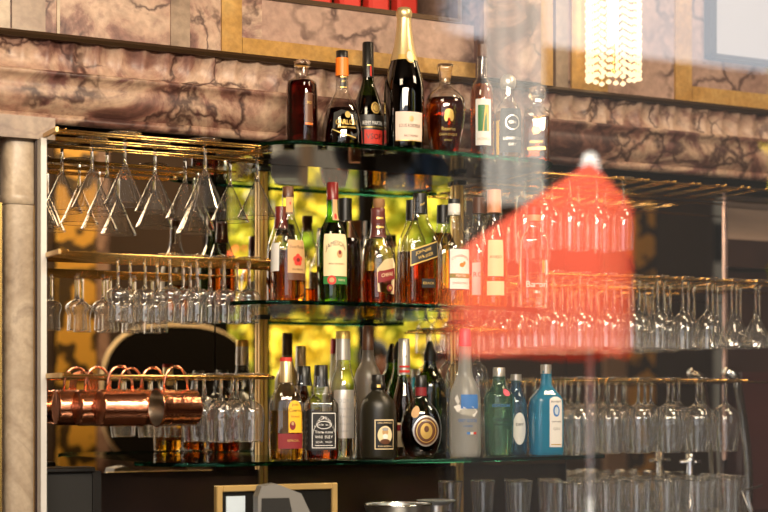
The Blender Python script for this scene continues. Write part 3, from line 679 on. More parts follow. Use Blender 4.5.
b = Bottle('whiskey_bottle', 'square black-label whiskey bottle with black cap on the lowest shelf', 321, -.03, z, [(0, 15.4), (1, 16.6), (52, 16.8), (59, 15.5), (63, 10), (66, 7.4), (71, 8.2), (76, 7), (84, 6.4)], n=5, twist=10, seg=40)
b.liquid(28, 'l_brown').cap([(73, 8.2), (80, 7), (94, 6.6), (94.6, 6)], 'black')
b.label([('rect', -28, 13.5, 10, 48.5, 'p_black', L1), ('rect', -11, 12, 12, 47, 'p_white', L2), ('rect', -10.2, 11.2, 12.8, 46.2, 'p_black', L3), ('text', 'JACK DANIEL\'S', .5, 42, 5, 'p_white', 1.1, 0, .05, .62), ('disc', .5, 35, 7, 4, 'p_white', 1.1), ('disc', .5, 35, 6.2, 3.3, 'p_black', 1.3), ('text', 'OLD No.7', .5, 35, 2.6, 'p_white', 1.5), ('text', 'Tennessee', .5, 28, 4, 'p_white', 1.1), ('text', 'WHISKEY', .5, 23, 4, 'p_white', 1.1), ('text', 'SOUR MASH', .5, 18, 2.8, 'p_white', 1.1), ('rect', -8, 9, 14.4, 15, 'p_white', 1.1)]
        + [('text', 'No.7', -19, 40-6*k, 3.2, 'p_grey', L2) for k in range(5)])
b = Bottle('whiskey_bottle', 'square black-label whiskey bottle half hidden behind its twin on the lowest shelf', 304, .1, z, [(0, 15.4), (1, 16.6), (52, 16.8), (59, 15.5), (63, 10), (66, 7.4), (71, 8.2), (76, 7), (84, 6.4)], n=5, twist=14, seg=40)
b.liquid(40, 'l_brown').cap([(72, 8), (79, 7), (91, 6.6), (91.6, 6)], 'black')
b.label([('rect', -24, 13.5, 10, 48.5, 'p_black', L1), ('text', 'No.7', 0, 35, 5, 'p_white', L2), ('text', 'Tennessee', 0, 26, 4, 'p_white', L2)])
b = Bottle('vodka_bottle', 'tall clear vodka bottle with gold cap and silver label on the lowest shelf', 343, .05, z, [(0, 13.2), (1.5, 14.6), (50, 14.6), (66, 14.4), (78, 12), (88, 8.4), (96, 7.2), (122, 6.6)], twist=6)
b.liquid(66, 'l_clear').cap([(98, 7.7), (119, 7.2)], 'p_silver', 'neck_foil').cap([(119, 7.4), (126, 7.2), (126.6, 6.6)], 'p_gold')
b.label([('rect', -11, 11, 20, 68, 'p_silver', L1)]+[('text', t, 0, zz, sz, 'p_grey', L2) for t, zz, sz in (('VODKA', 57, 6), ('IMPORTED', 49, 3), ('PREMIUM', 41, 4), ('DISTILLED', 34, 3), ('CLASSIC', 27, 3))])
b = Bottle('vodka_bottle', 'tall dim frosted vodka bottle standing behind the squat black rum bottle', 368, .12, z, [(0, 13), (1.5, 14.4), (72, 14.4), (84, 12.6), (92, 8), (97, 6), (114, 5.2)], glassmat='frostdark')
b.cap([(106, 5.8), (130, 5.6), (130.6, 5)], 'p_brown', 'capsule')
b = Bottle('rum_bottle', 'squat matte black rum bottle with a cream portrait label', 378, -.03, z, [(0, 16), (1.5, 18.3), (44, 18.4), (56, 17), (63, 11.5), (67, 7), (70, 6.2), (74, 6)], glassmat=pbr('matte_olive_black_glass', (.014, .012, .006), .38), twist=8)
b.cap([(69, 7), (70, 7.6), (75, 7.6), (75.5, 6.4), (83, 6.6), (84, 6)], 'black')
b.label([('rect', -5, 4, 71, 74, 'p_gold', 1.8)], 'neck_tag')
b.label([('rect', -6.5, 15.5, 9, 40, 'p_black', L1), ('rect', -5.8, 14.8, 9.7, 39.3, 'p_cream', L2), ('rect', -4.8, 13.8, 10.7, 38.3, 'p_black', L3), ('disc', 4.5, 24, 7.4, 9, 'p_cream', 1.1), ('disc', 4.5, 27, 3, 3.6, 'p_tan', 1.3), ('disc', 4.5, 29.8, 3.1, 1.7, 'p_grey', 1.5), ('disc', 4.5, 22.6, 2.6, 2.6, 'p_white', 1.4), ('disc', 4.5, 17.5, 5, 2.6, 'p_brown', 1.3), ('text', 'DIPLOMATICO', 4.5, 36, 2.6, 'p_cream', 1.1, 0, 0, .85), ('text', 'RON RESERVA', 4.5, 12.8, 2.2, 'p_cream', 1.1)])
b = Bottle('cognac_bottle', 'tall cognac bottle with silver-pink capsule and red rings between two dark bottles', 404, .06, z, [(0, 11), (1.5, 12.4), (48, 12.4), (60, 10.5), (74, 7), (84, 5.6), (112, 5.2)], twist=6)
b.liquid(74, 'l_brown').cap([(82, 6.4), (117, 5.7), (118, 5)], 'p_silver', 'capsule')
b.label([('rect', -10, 10, 84, 86.5, 'p_red', 1.5), ('rect', -10, 10, 89, 91, 'p_red', 1.5), ('text', 'H', 2, 100, 5, 'p_brown', 1.6)], 'capsule_rings')
b.label([('rect', -8, 8, 10, 34, 'p_cream', L1), ('rect', -8, 8, 26, 32, 'p_maroon', L2)])
b = Bottle('brandy_bottle', 'round flat-faced brandy flask with an oval medallion on the lowest shelf', 421, -.03, z, [(0, 11), (1.5, 13), (8, 17), (18, 20), (28, 21), (38, 20), (48, 16), (55, 10), (60, 6), (63, 5.2), (74, 5)], sq=.55, twist=6)
b.liquid(44, 'l_dark').cap([(71, 5.8), (82, 5.6), (82.6, 5)], 'black').cap([(62, 5.8), (70.6, 5.6)], 'p_maroon', 'neck_band')
b.label([('disc', 4, 27, 13.5, 15.5, 'p_brown', L1), ('ring', 4, 27, 13.5, 15.5, 1.6, 'p_silver', L2), ('ring', 4, 27, 10, 11.6, .8, 'p_gold', L2), ('disc', 4, 27, 6, 8, 'p_gold', L2), ('disc', 4, 29, 2.4, 3.2, 'p_brown', L3), ('text', 'RISERVA', 4, 37, 2.4, 'p_silver', L3)], 'medallion')
b.label([('disc', -8, 46, 5, 6, 'p_tan', L1)], 'shoulder_seal')
b = Bottle('liqueur_bottle', 'green bottle with a dark pourer seen between the cognac and the black rum', 399, .265, z, [(0, 13), (1.5, 14), (56, 14), (68, 11), (78, 6.4), (96, 5.6)], glassmat='green')
b.cap([(94, 6.2), (104, 6), (112, 2.4)], 'black', 'pourer')
b = Bottle('liqueur_bottle', 'dark green bottle with a black pointed pourer behind the round brandy flask', 430, .255, z, [(0, 15), (1.5, 17), (66, 17), (76, 13), (84, 7), (94, 6)], glassmat='darkgreen')
b.cap([(92, 6.6), (98, 6.4), (112, 2)], 'black', 'pourer')
b = Bottle('vodka_bottle', 'tall white frosted vodka bottle with pink-red cap and blue picture label', 465, .0, z, [(0, 14.6), (1.5, 15.8), (52, 15.8), (64, 15), (74, 11), (80, 7.6), (88, 6.8), (112, 6)], glassmat='frost', twist=4)
b.cap([(110, 6.4), (127, 5.6), (128, 5)], 'p_rosecap')
b.label([('rect', -6, 13, 48, 62, 'p_blue', L1), ('poly', [(-14, 50), (-8, 52), (-2, 49), (6, 50), (12, 45), (8, 40), (-4, 42), (-10, 45)], 'p_white', L2), ('poly', [(-13, 58), (-10, 62), (-7, 55), (-9, 51)], 'p_white', L2), ('text', 'GREY GOOSE', 1, 36, 4.6, 'p_blue', L1, 0, 0, .72), ('text', 'VODKA', 1, 30.6, 2.8, 'p_blue', L1), ('rect', 0, 3.4, 22.4, 24.8, 'p_blue', L1), ('rect', 3.4, 6.8, 22.4, 24.8, 'p_white', L1), ('rect', 6.8, 10.2, 22.4, 24.8, 'p_red', L1)])
b = Bottle('gin_bottle', 'green shaker-shaped gin bottle with a silver cap on the lowest shelf', 499, .02, z, [(0, 12.6), (1.5, 14), (40, 14.6), (56, 15), (62, 14.5), (67, 9), (71, 6.6), (80, 6)], glassmat='tanq', n=2.4, twist=4)
b.liquid(26, 'l_clear').cap([(79, 6.4), (87, 6.2), (88, 5.6)], 'p_silver')
b.label([('disc', 6, 63, 3.6, 3.6, 'p_rosecap', 1.0)], 'seal')
b.label([('text', 'GORDON', 0, 50, 4, 'p_blue', L1), ('text', 'TANQUERAY', 0, 36, 4, 'p_navy', L1, 0, 0, .8), ('text', 'LONDON DRY GIN', 0, 31, 2.2, 'p_navy', L1)])
b = Bottle('gin_bottle', 'pale blue bottle with a white oval label squeezed between the green and sapphire gins', 516, .07, z, [(0, 10), (1.5, 11.5), (48, 11.6), (58, 9), (64, 5.6), (76, 5)], glassmat='paleblue', twist=4)
b.cap([(74, 5.6), (80, 5.4)], 'p_silver')
b.label([('disc', 2, 26, 7, 16, 'p_white', L1), ('text', 'DRY', 2, 30, 4, 'p_navy', L2)])
b = Bottle('gin_bottle', 'bright sapphire blue square gin bottle, rightmost on the lowest shelf', 546, .02, z, [(0, 15), (1, 16), (52, 16.2), (58, 14.5), (64, 9), (69, 5.4), (74, 5), (84, 5)], glassmat='blue', n=4, sq=.9, twist=14)
b.cap([(81, 5.6), (90, 5.4)], 'p_silver')
b.label([('rect', -1, 12, 8, 54, 'p_white', L1), ('disc', 5.5, 54, 6.5, 4, 'p_white', L1), ('disc', 5.5, 44, 3.4, 6, 'p_blue', L2), ('disc', 5.5, 44, 2, 4, 'p_ice', L3), ('text', 'BOMBAY', 5.5, 53, 2.8, 'p_navy', L2), ('text', 'SAPPHIRE', 5.5, 33, 2.4, 'p_navy', L2), ('text', 'GIN', 5.5, 26, 4, 'p_grey', L2), ('rect', 0, 11, 10, 11, 'p_gold', L2)])

for o in list(bpy.data.objects):
    base = o.name.split('.')[0]
    host = {'capsule_bands': 'capsule', 'capsule_rings': 'capsule', 'capsule_seal': 'capsule', 'cap_ring': 'capsule', 'neck_band': 'foil_capsule', 'cap_print': 'cap', 'cap_top': 'cap'}.get(base)
    if host and o.parent:
        for q in o.parent.children:
            if q.name.split('.')[0] == host and q != o: o.parent = q; break

# ------------------------------------------------------------------ hanging glass racks and glasses
ZR = [1.886, 1.622, 1.357]
def rack_left(z, rows_, label, pxr=275):
    xa = xp+.01; y0 = rows_[0]
    root = thing('glass_rack', label, 'glass rack', (xa, y0, z-.004), 0, 'brass glass racks')
    ys = [q+o for q in rows_ for o in (-.016, .016)]
    for k, yy in enumerate(ys):
        y = yy-y0; xe = at(pxr, 300, yy)[0]-xa
        MB().tube([(0, y, 0), (xe-.012, y, 0), (xe-.004, y+.003, 0), (xe, y+.008, 0)], .0026, 'gold').build('rail', root)
    MB().box(-.006, 0, -.028, ys[-1]-y0+.012, -.005, .005, 'brass').build('wall_bracket', root)
    for x in (.02, at(266, 300, y0)[0]-xa):
        MB().tube([(x, -.016, .0045), (x, ys[-1]-y0, .0045)], .0022, 'gold').build('cross_bar', root)
    return root
def rack_right(z, px0, px1, y0, y1, nslot, label, pw=34):
    x0 = at(px0, 300, y0)[0]; x1 = at(px1, 300, y0)[0]
    root = thing('glass_rack', label, 'glass rack', (x0, y0, z-.004), 0, 'brass glass racks')
    w = (x1-x0)/nslot
    for k in range(nslot):
        for q in (.13, .87):
            x = w*(k+q)
            MB().tube([(x, -.005, 0), (x, y1-y0, 0)], .0026, 'gold', 6).build('rail', root)
    pts = []
    N = nslot*10
    MB().tube([(0, y1-y0, -.003), (x1-x0+.4, y1-y0, -.003)], .003, 'gold').build('back_bar', root)
    MB().tube([(-.005, 0, -.0052)]+[((x1-x0)*i/N, 0.0, -.0052+.0012*(i % 2)) for i in range(N+1)]+[(x1-x0+.42, 0, -.0052)], .0026, 'gold').build('front_bar', root)
    return root, x0, w
def glass_set(name, cat, label, group, foot, stem, bowl, s=1.0, n=2):
    """hanging glass, foot up: lists of (distance below the foot, radius)"""
    r = thing(name, label, cat, (0, 0, 0), 0, group)
    MB().loft(foot, 'wine', 2, 28, sign=-1).build('foot', r)
    MB().loft(chaikin(stem, 1), 'stemglass', 2, 12, sign=-1).build('stem', r)
    bl = chaikin(bowl, 2)
    m = MB().loft(bl, 'wine', 2, 32, c0=False, c1=False, sign=-1)
    zr, rr = bowl[-1]
    m.tube([(rr*cos(2*pi*i/32), rr*sin(2*pi*i/32), -zr) for i in range(32)], .0007, 'stemglass', 5, closed=True)
    m.build('bowl', r)
    return r
class Hang:
    def __init__(s, *a): s.p = glass_set(*a); s.used = False
    def put(s, px, Y, z, label, group=None):
        X = at(px, 300, Y)[0]; rz = random.uniform(0, 6.28)
        if not s.used:
            s.used = True; o = s.p; o.location = (X, Y, z); o.rotation_euler.z = rz; o['label'] = label
            if group: o['group'] = group
            return o
        return dup(s.p, (X, Y, z), rz, label, group)
def putx(h, X, Y, z, label, group=None):
    rz = random.uniform(0, 6.28)
    if not h.used:
        h.used = True; o = h.p; o.location = (X, Y, z); o.rotation_euler.z = rz; o['label'] = label
        if group: o['group'] = group
        return o
    return dup(h.p, (X, Y, z), rz, label, group)
FOOT = lambda r: [(0, r*.98), (.0012, r), (.0022, r*.96), (.004, r*.5), (.0065, .0045)]
martini = Hang('martini_glass', 'glass', '', 'martini glasses in the top left rack', FOOT(.037), [(.006, .005), (.012, .0036), (.05, .0034), (.066, .0042), (.072, .007)], [(.070, .0035), (.075, .008), (.115, .026), (.158, .0465)])
smallw = Hang('wine_glass', 'glass', '', 'small stem glasses in the middle left rack', FOOT(.027), [(.006, .005), (.012, .0036), (.055, .0034), (.068, .0042), (.074, .007)], [(.072, .003), (.075, .013), (.082, .0245), (.094, .0275), (.104, .022), (.114, .0205), (.13, .022), (.149, .0225)])
white = Hang('wine_glass', 'glass', '', 'stem glasses in the middle right rack', FOOT(.031), [(.006, .005), (.012, .0036), (.06, .0034), (.085, .0048), (.095, .009)], [(.092, .003), (.097, .011), (.108, .023), (.128, .029), (.155, .0315), (.188, .031)])
vglass = Hang('martini_glass', 'glass', '', 'flared glasses at the right of the middle right rack', FOOT(.031), [(.006, .005), (.012, .0034), (.07, .0032), (.095, .0045), (.1, .006)], [(.098, .003), (.104, .008), (.135, .024), (.165, .033), (.18, .0355)])
redw = Hang('wine_glass', 'glass', '', 'big wine glasses in the lower right rack', FOOT(.034), [(.006, .005), (.012, .0036), (.045, .0036), (.062, .0046), (.07, .009)], [(.067, .003), (.071, .012), (.082, .029), (.1, .039), (.118, .042), (.15, .040), (.196, .032)])
medw = Hang('wine_glass', 'glass', '', 'wine glasses in the lower left rack', FOOT(.03), [(.006, .005), (.012, .0036), (.04, .0036), (.055, .0046), (.062, .009)], [(.059, .003), (.063, .012), (.074, .026), (.09, .031), (.11, .032), (.155, .027)])
flute = Hang('champagne_flute', 'glass', '', 'flutes in the top right rack', FOOT(.03), [(.006, .005), (.012, .0036), (.05, .0034), (.066, .0042), (.074, .009)], [(.07, .003), (.075, .011), (.088, .021), (.11, .0265), (.15, .0285), (.19, .027)])

# left racks
RW0 = (-.03, .07, .17); RW1 = (-.05, .014, .078, .142); RW2 = (-.06, .014, .088, .162)
rack_left(ZR[0], RW0, 'top left brass rack holding upside-down martini glasses', 264)
rack_left(ZR[1], RW1, 'middle left brass rack holding small stem glasses')
rack_left(ZR[2], RW2, 'lower left brass rack with copper mugs and wine glasses')
def row(h, pxs, Y, z, text):
    for k, px in enumerate(pxs): h.put(px, Y, z+.0035, text % ORD[k])
row(martini, (125, 205), RW0[0], ZR[0], 'upside-down martini glass in front row of top left rack, %s from left')
row(martini, (92, 155, 257), RW0[1], ZR[0], 'upside-down martini glass in second row of top left rack, %s from left')
row(martini, (62, 107, 185, 230), RW0[2], ZR[0], 'upside-down martini glass in rear row of top left rack, %s from left')
row(smallw, (170, 197, 224, 249), RW1[0], ZR[1], 'bulb-shaped small stem glass in front row of middle left rack, %s from left')
row(smallw, (118, 145, 183, 210, 237), RW1[1], ZR[1], 'bulb-shaped small stem glass in second row of middle left rack, %s from left')
row(smallw, (130, 157, 190), RW1[2], ZR[1], 'bulb-shaped small stem glass in rear row of middle left rack, %s from left')
row(medw, (221, 251), RW2[0], ZR[2], 'upside-down wine glass in front row of lower left rack, %s from left')
row(medw, (196, 237), RW2[1], ZR[2], 'upside-down wine glass in second row of lower left rack, %s from left')
row(medw, (204, 232), RW2[2], ZR[2], 'upside-down wine glass in rear row of lower left rack, %s from left')

# right racks: slots run from front to back
rk, x0, w = rack_right(ZR[0], 537, 770, .0, .24, 9, 'top right brass rack tucked under the marble beam')
for k in range(4):
    for r in range(2):
        putx(flute, x0+w*(k+.5), .04+.085*r, ZR[0]+.002, 'champagne flute hanging in %s row of top right rack, %s from left' % (('front', 'rear')[r], ORD[k]))
rk, x0, w = rack_right(ZR[1], 548, 800, -.09, .25, 10, 'middle right brass rack full of stem glasses')
for k in range(10):
    for r in range(4):
        X = x0+w*(k+.5); Y = -.05+.08*r
        if k >= 7: 
            if r < 3: putx(vglass, X, Y, ZR[1]+.002, 'flared stem glass in middle right rack, %s slot from right end, %s from front' % (ORD[9-k], ORD[r]))
        else:
            putx(white, X, Y, ZR[1]+.002, 'clear stem glass in middle right rack, %s slot from left, %s from front' % (ORD[k], ORD[r]))
rk, x0, w = rack_right(ZR[2], 572, 750, -.09, .25, 6, 'lower right brass rack full of big wine glasses')
for k in range(6):
    for r in range(3):
        putx(redw, x0+w*(k+.5), -.045+.1*r, ZR[2]+.002, 'big wine glass in lower right rack, %s slot from left, %s from front' % (ORD[k], ORD[r]))
# the row that hangs behind the bottles under the middle shelf's right end
rk, x0, w = rack_right(ZR[1]-.13, 458, 500, .14, .25, 2, 'short brass rack hung beneath the right end of the middle shelf')
for k in range(2):
    putx(white, x0+w*(k+.5), .2, ZR[1]-.128, 'stem glass under the middle shelf behind the red reflection, %s from left' % ORD[k])

# copper mugs hooked on the lower left rack by their handles, lying on their side
def mug():
    r = thing('copper_mug', '', 'mug', (0, 0, 0), 0, 'copper mugs on the lower left rack')
    s = 3.6/F; Rm = 18*s; Lm = 43*s
    # axis along x, open mouth at +x ; origin at the top where the handle hooks over the rail
    prof = [(0, Rm*.92), (Rm*.06, Rm*.98), (Rm*.12, Rm), (Lm*.9, Rm*1.0), (Lm*.94, Rm*1.05), (Lm, Rm*1.07)]
    zc = -Rm-18*s
    def lathe(pr, mat, c0, c1, mb, inner=False):
        N = 36; vs = []; fs = []
        for h, q in pr:
            for i in range(N):
                a = 2*pi*i/N; vs.append((h-Lm/2, q*cos(a), zc+q*sin(a)))
        for l in range(len(pr)-1):
            for i in range(N):
                j = (i+1) % N; fs.append([l*N+i, l*N+j, (l+1)*N+j, (l+1)*N+i])
        mb.add(vs, fs, mat)
        if c0: mb.add(vs[:N], [list(range(N))], mat, True)
        if c1: mb.add(vs[-N:], [list(range(N))], mat, True)
        return mb
    b_ = lathe(prof, 'copper', True, False, MB()); lathe([(Lm, Rm*1.07), (Lm, Rm*.99)], 'copper', False, False, b_)
    b_.build('mug_body', r)
    lathe([(Lm, Rm*.99), (Lm*.9, Rm*.95), (Lm*.1, Rm*.93), (Lm*.06, Rm*.7)], 'tin', False, True, MB()).build('lining', r)
    hp = []
    for i in range(15):
        a = pi*i/14; hp.append((Lm*.30*-cos(a), 0, zc+Rm*.99+(1.28*Rm)*sin(a)**.8))
    hd_ = MB().tube(hp, .0032, 'copper', 10).build('handle', r)
    for sx in (-1, 1): MB().loft([(0, .004), (.0015, .0035), (.0022, .001)], 'copper', cx=sx*Lm*.30, cz=zc+Rm*1.0, seg=10).build('rivet', hd_)
    return r
mg = mug(); first = True
for k, (px, Y, a, lab) in enumerate([(120, -.076, 2, 'copper mug nearest the viewer hanging side-on, base at left, third base from the steel edge'),
                                     (120, -.002+.018, 0, 'copper mug with its round base facing left, second base from the steel edge'),
                                     (120, -.002+.11, -2, 'copper mug farthest back beside the steel edge, its round base facing left'),
                                     (176, -.076, 186, 'copper mug with open dark mouth facing left, rightmost on the rack'),
                                     (176, -.002+.018, 183, 'copper mug in second row behind the mug with the open dark mouth'),
                                     (176, -.002+.11, 180, 'copper mug in rear row behind the mug with the open dark mouth')]):
    px0 = px; px = px
    o = mg if k == 0 else dup(mg, (0, 0, 0), 0, lab)
    o['label'] = lab; o.location = (at(px, 300, -.076)[0]-.021*(k % 3), Y, ZR[2]+.006); o.rotation_euler = (0, 0, R(a))

# ------------------------------------------------------------------ things on the back counter
tum = None
def tumbler():
    r = thing('tumbler', '', 'glass', (0, 0, 0), 0, 'tumblers on the back counter')
    MB().loft(chaikin([(0, .022), (.002, .024), (.02, .0255), (.1, .032), (.108, .0325)], 1), 'wine', 2, 28, c0=True, c1=False).tube([(.0325*cos(2*pi*i/28), .0325*sin(2*pi*i/28), .108) for i in range(28)], .0014, 'stemglass', 5, closed=True).build('glass_wall', r)
    MB().loft([(.0015, .022), (.012, .0235)], 'stemglass', 2, 24).build('thick_base', r)
    return r
tum = tumbler(); k0 = 0
for r, (Y, pxa, pxb, nn) in enumerate([(-.05, 575, 728, 6), (.03, 560, 735, 7), (.11, 520, 728, 8), (.19, 450, 712, 9)]):
    for k in range(nn):
        px = pxa+(pxb-pxa)*k/(nn-1); X = at(px, 480, Y)[0]
        lab = 'clear straight tumbler on back counter, %s row from front, %s from left' % (ORD[r], ORD[k])
        dz = (-.03, 0, 0, 0)[0]
        o = tum if (r == 0 and k == 0) else dup(tum, (0, 0, 0), 0, lab)
        o['label'] = lab; o.location = (X, Y, zcnt+.0); o.rotation_euler.z = random.random()*6

# gilt framed display, grey terminal, till screen, bowls, taps
fy = -.12
x0, zt0, d = at(217, 486, fy); x1 = at(338, 481, fy)[0]; hgt = zt0-zcnt
fr = thing('menu_frame', 'plain gilt frame with dark glass standing on the back counter', 'frame', (x0, fy, zcnt))
W = x1-x0; t = .014
for a in ((0, t, 0, hgt), (W-t, W, 0, hgt), (t, W-t, hgt-t, hgt), (t, W-t, 0, t)):
    MB().box(a[0], a[1], 0, .02, a[2], a[3], 'goldpaint', .002).build('frame_bar', fr)
MB().box(t, W-t, .008, .014, t, hgt-t, 'black').build('dark_glass', fr)
MB().box(t+.01, t+.055, .004, .008, t, hgt-t-.01, 'p_ice').build('pale_sheet', fr)
def wedge(name, label, px0, px1, py, Y, dep, mat, cat, chin):
    x0, z1, d = at(px0, py, Y); x1 = at(px1, py, Y)[0]; H = z1-zcnt; W = x1-x0
    r = thing(name, label, cat, (x0, Y, zcnt), 0)
    prof = [(0, 0), (W*.78, 0), (W*1.35, -0.0), (W*1.0, H*.7), (W*.8, H*.93), (W*.2, H), (0, H*.86)]
    return r, W, H
x0, z1, d = at(258, 484, -.26); x1 = at(292, 484, -.26)[0]; W = x1-x0; H = z1-zcnt
gt = thing('card_terminal', 'grey angular card terminal in front of the gilt frame', 'terminal', (x0, -.26, zcnt), FACE*.4)
MB().prism([(0, 0), (W*1.9, 0), (W*1.2, H*.84), (W*.5, H), (W*.1, H*.96), (0, H*.8)], 'y', 0, .05, 'grey').build('housing', gt)
MB().prism([(W*.06, H*.1), (W*1.1, H*.1), (W*.85, H*.78), (W*.1, H*.78)], 'y', -.003, 0, 'darkgrey').build('face_plate', gt)
MB().box(-.01, W*1.95, -.03, .08, 0, .012, 'darkgrey', .003).build('stand', gt)
x0, z1, d = at(30, 468, .1); x1 = at(92, 468, .1)[0]; W = x1-x0; H = z1-zcnt
tl = thing('till_screen', 'dark grey back of a till screen at lower left beside the column', 'screen', (x0, .1, zcnt), 0)
MB().prism([(0, .0), (.13, .0), (.045, H-.012), (0, H-.012)], 'x', 0, W, 'darkgrey').build('housing', tl)
MB().box(-.004, W+.006, -.01, .05, H-.012, H, 'black', .003).build('top_rim', tl)
MB().prism([(-.006, 0), (.16, 0), (.05, H-.01), (-.006, H-.01)], 'x', W, W+.02, 'black').build('side_panel', tl)
x, zr, d = at(398, 504, -.02); 
bw = thing('metal_bowl', 'wide steel bowl rim on the back counter below the black rum bottle', 'bowl', (x, -.02, zcnt))
hb = zr-zcnt
MB().loft(chaikin([(0, .04), (.004, .05), (hb*.5, .072), (hb, .082)], 1), 'steel', 2, 40, c1=False).build('bowl_wall', bw)
MB().tube([(.082*cos(2*pi*i/40), .082*sin(2*pi*i/40), hb) for i in range(40)], .002, 'chrome', 6, closed=True).build('rim', bw)
x, zr, d = at(436, 500, .1)
sp = thing('saucer_stack', 'small white saucer on a steel stand on the back counter beside the steel bowl', 'saucer', (x, .1, zcnt))
MB().loft([(0, .03), (zr-zcnt-.012, .03)], 'steel', 2, 24).build('stand', sp); MB().loft([(zr-zcnt-.012, .03), (zr-zcnt-.004, .045), (zr-zcnt, .05)], 'white', 2, 36).build('saucer', sp)
# curved chrome pipe at the right
pts = []
for k in range(13):
    t = k/12; py = 376+145*t; px = 736+13*sin(min(1, t*1.25)*pi/2)
    X, Z, d = at(px, py, .2); pts.append((X, .2, Z))
pts = [(pts[0][0]-.04, .2, pts[0][2]+.012)]+pts+[(pts[-1][0], .2, zcnt)]
tag(MB().tube(pts, .0125, 'chrome', 16).build('chrome_pipe'), 'bent chrome pipe rising from the counter beside the maroon panel', 'pipe')
x, z_, d = at(690, 462, .21)
tp = thing('bar_tap', 'small chrome tap with cross handle behind the tumblers', 'tap', (x, .21, zcnt))
h = z_-zcnt
MB().loft([(0, .016), (.006, .012), (h, .009)], 'chrome', 2, 20).build('tap_body', tp)
MB().tube([(-.035, 0, h), (.035, 0, h)], [.006]*2, 'chrome', 10).tube([(0, -.03, h), (0, .03, h)], [.006]*2, 'chrome', 10).loft([(h-.004, .012), (h+.02, .011), (h+.026, .004)], 'chrome', 2, 16).build('cross_handle', tp)
xa, za, d = at(742, 491, -.06); xb, zb_, d = at(762, 485.5, -.06)
tag(MB().tube([(xa+.01, -.09, zcnt+.003), (xa, -.06, za), (xb, -.06, zb_)], [.002, .002, .003], 'steel').build('bar_spoon'), 'thin steel spoon handle leaning out at lower right', 'spoon')

# ------------------------------------------------------------------ crystal lamp on the upper wall
lx, lz, d = at(609, 82, YB-.07); s = d/F
lp = thing('crystal_wall_lamp', 'glowing wall lamp of hanging crystal strings on the upper right wall', 'lamp', (lx, YB-.09, lz), 0)
rl = 25.5*s
MB().loft([(.36, rl*1.05), (.375, rl*1.05)], 'gold', 2, 36).loft([(.02, .004), (.36, .004)], 'gold', 2, 10).box(-.02, .02, .04, .085, .3, .36, 'gold').build('frame', lp)
MB().loft([(.10, .014), (.30, .014)], 'lampbulb', 2, 16).build('bulb', lp)
ns = 22
for k in range(ns):
    a = 2*pi*k/ns; st = MB(); zz = 0.0
    while zz < .35:
        st.loft([(0, .0006), (.004, .0075), (.009, .0075), (.014, .0006)], 'crystal', 2, 8, cx=rl*cos(a), cy=rl*sin(a), cz=zz+.004*sin(k*2.1)); zz += .0195
        st.loft([(0, .0016), (.0075, .0016)], 'gold', 2, 6, cx=rl*cos(a), cy=rl*sin(a), cz=zz-.0078)
    st.build('crystal_string', lp)

# ------------------------------------------------------------------ street window: wall, opening, pane
wf = MB(); y0, y1 = YF-.12, YF+.12
PX = at(452, 300, YF)[0]               # free edge of the sliding pane
wx0 = in_mirror(194, 300, YF)[0]; wx1 = in_mirror(464, 300, YF)[0]
zs = in_mirror(360, 452, YF)[2]; HEAD = 2.75
ox0, ox1 = -3.1, -.30
wf.box(XL-.12, ox0, y0, y1, 0, ZT+.6, 'darkwall').box(ox0, ox1, y0, y1, HEAD, ZT+.6, 'darkwall').box(ox0, ox1, y0, y1, 0, .85, 'darkwall')
wf.box(ox1, wx0, y0, y1, 0, ZT+.6, 'darkwall').box(wx0, wx1, y0, y1, HEAD, ZT+.6, 'darkwall').box(wx0, wx1, y0, y1, 0, zs, 'darkwall')
ax0 = in_mirror(699, 220, YF)[0]; ax1 = in_mirror(740, 220, YF)[0]; az0 = in_mirror(715, 262, YF)[2]
wf.box(wx1, ax0, y0, y1, 0, ZT+.6, 'darkwall').box(ax1, XR+.12, y0, y1, 0, ZT+.6, 'darkwall').box(ax0, ax1, y0, y1, HEAD, ZT+.6, 'darkwall').box(ax0, ax1, y0, y1, 0, .85, 'darkwall')
struct(wf, 'wall_front', 'street wall of the bar with open windows')
# bars of the second window
wm = MB()
for pa, pb in ((205, 226), (255, 268), (360, 372)):
    xa = in_mirror(pa, 300, YF)[0]; xb = in_mirror(pb, 300, YF)[0]; wm.box(xa, xb, YF-.03, YF+.03, zs, HEAD, 'blackmatte')
wm.box(wx0, wx1, YF-.14, YF+.16, zs-.03, zs, 'darkwood')
struct(wm, 'window_2', 'dark bars of the window mirrored in the bar back')
struct(MB().box(ax0, ax1, YF-.03, YF+.03, az0, az0+.2, 'blackmatte'), 'window_3', 'dark crossbar of the window at far right')
# the pane itself
def pane_mat():
    m, n, out = nt('street_window_glass')
    lw = node(n, 'ShaderNodeLayerWeight'); lw.inputs['Blend'].default_value = .5
    pw = node(n, 'ShaderNodeMath', operation='POWER'); pw.inputs[1].default_value = 4
    ml = node(n, 'ShaderNodeMath', operation='MULTIPLY_ADD'); ml.inputs[1].default_value = .8; ml.inputs[2].default_value = .22
    n.links.new(lw.outputs['Facing'], pw.inputs[0]); n.links.new(pw.outputs[0], ml.inputs[0])
    tr = node(n, 'ShaderNodeBsdfTransparent'); tr.inputs[0].default_value = (1, 1, 1, 1)
    gl = node(n, 'ShaderNodeBsdfGlossy'); gl.inputs['Roughness'].default_value = 0.0
    mx = node(n, 'ShaderNodeMixShader')
    n.links.new(ml.outputs[0], mx.inputs[0]); n.links.new(tr.outputs[0], mx.inputs[1]); n.links.new(gl.outputs[0], mx.inputs[2]); n.links.new(mx.outputs[0], out.inputs[0])
    return m
pm = MB(); pm.add([(PX, YF, .86), (ox1+.02, YF, .86), (ox1+.02, YF, HEAD), (PX, YF, HEAD)], [[0, 1, 2, 3]], pane_mat(), True)
struct(pm, 'window_1', 'clear sliding window pane that mirrors a red parasol outside')

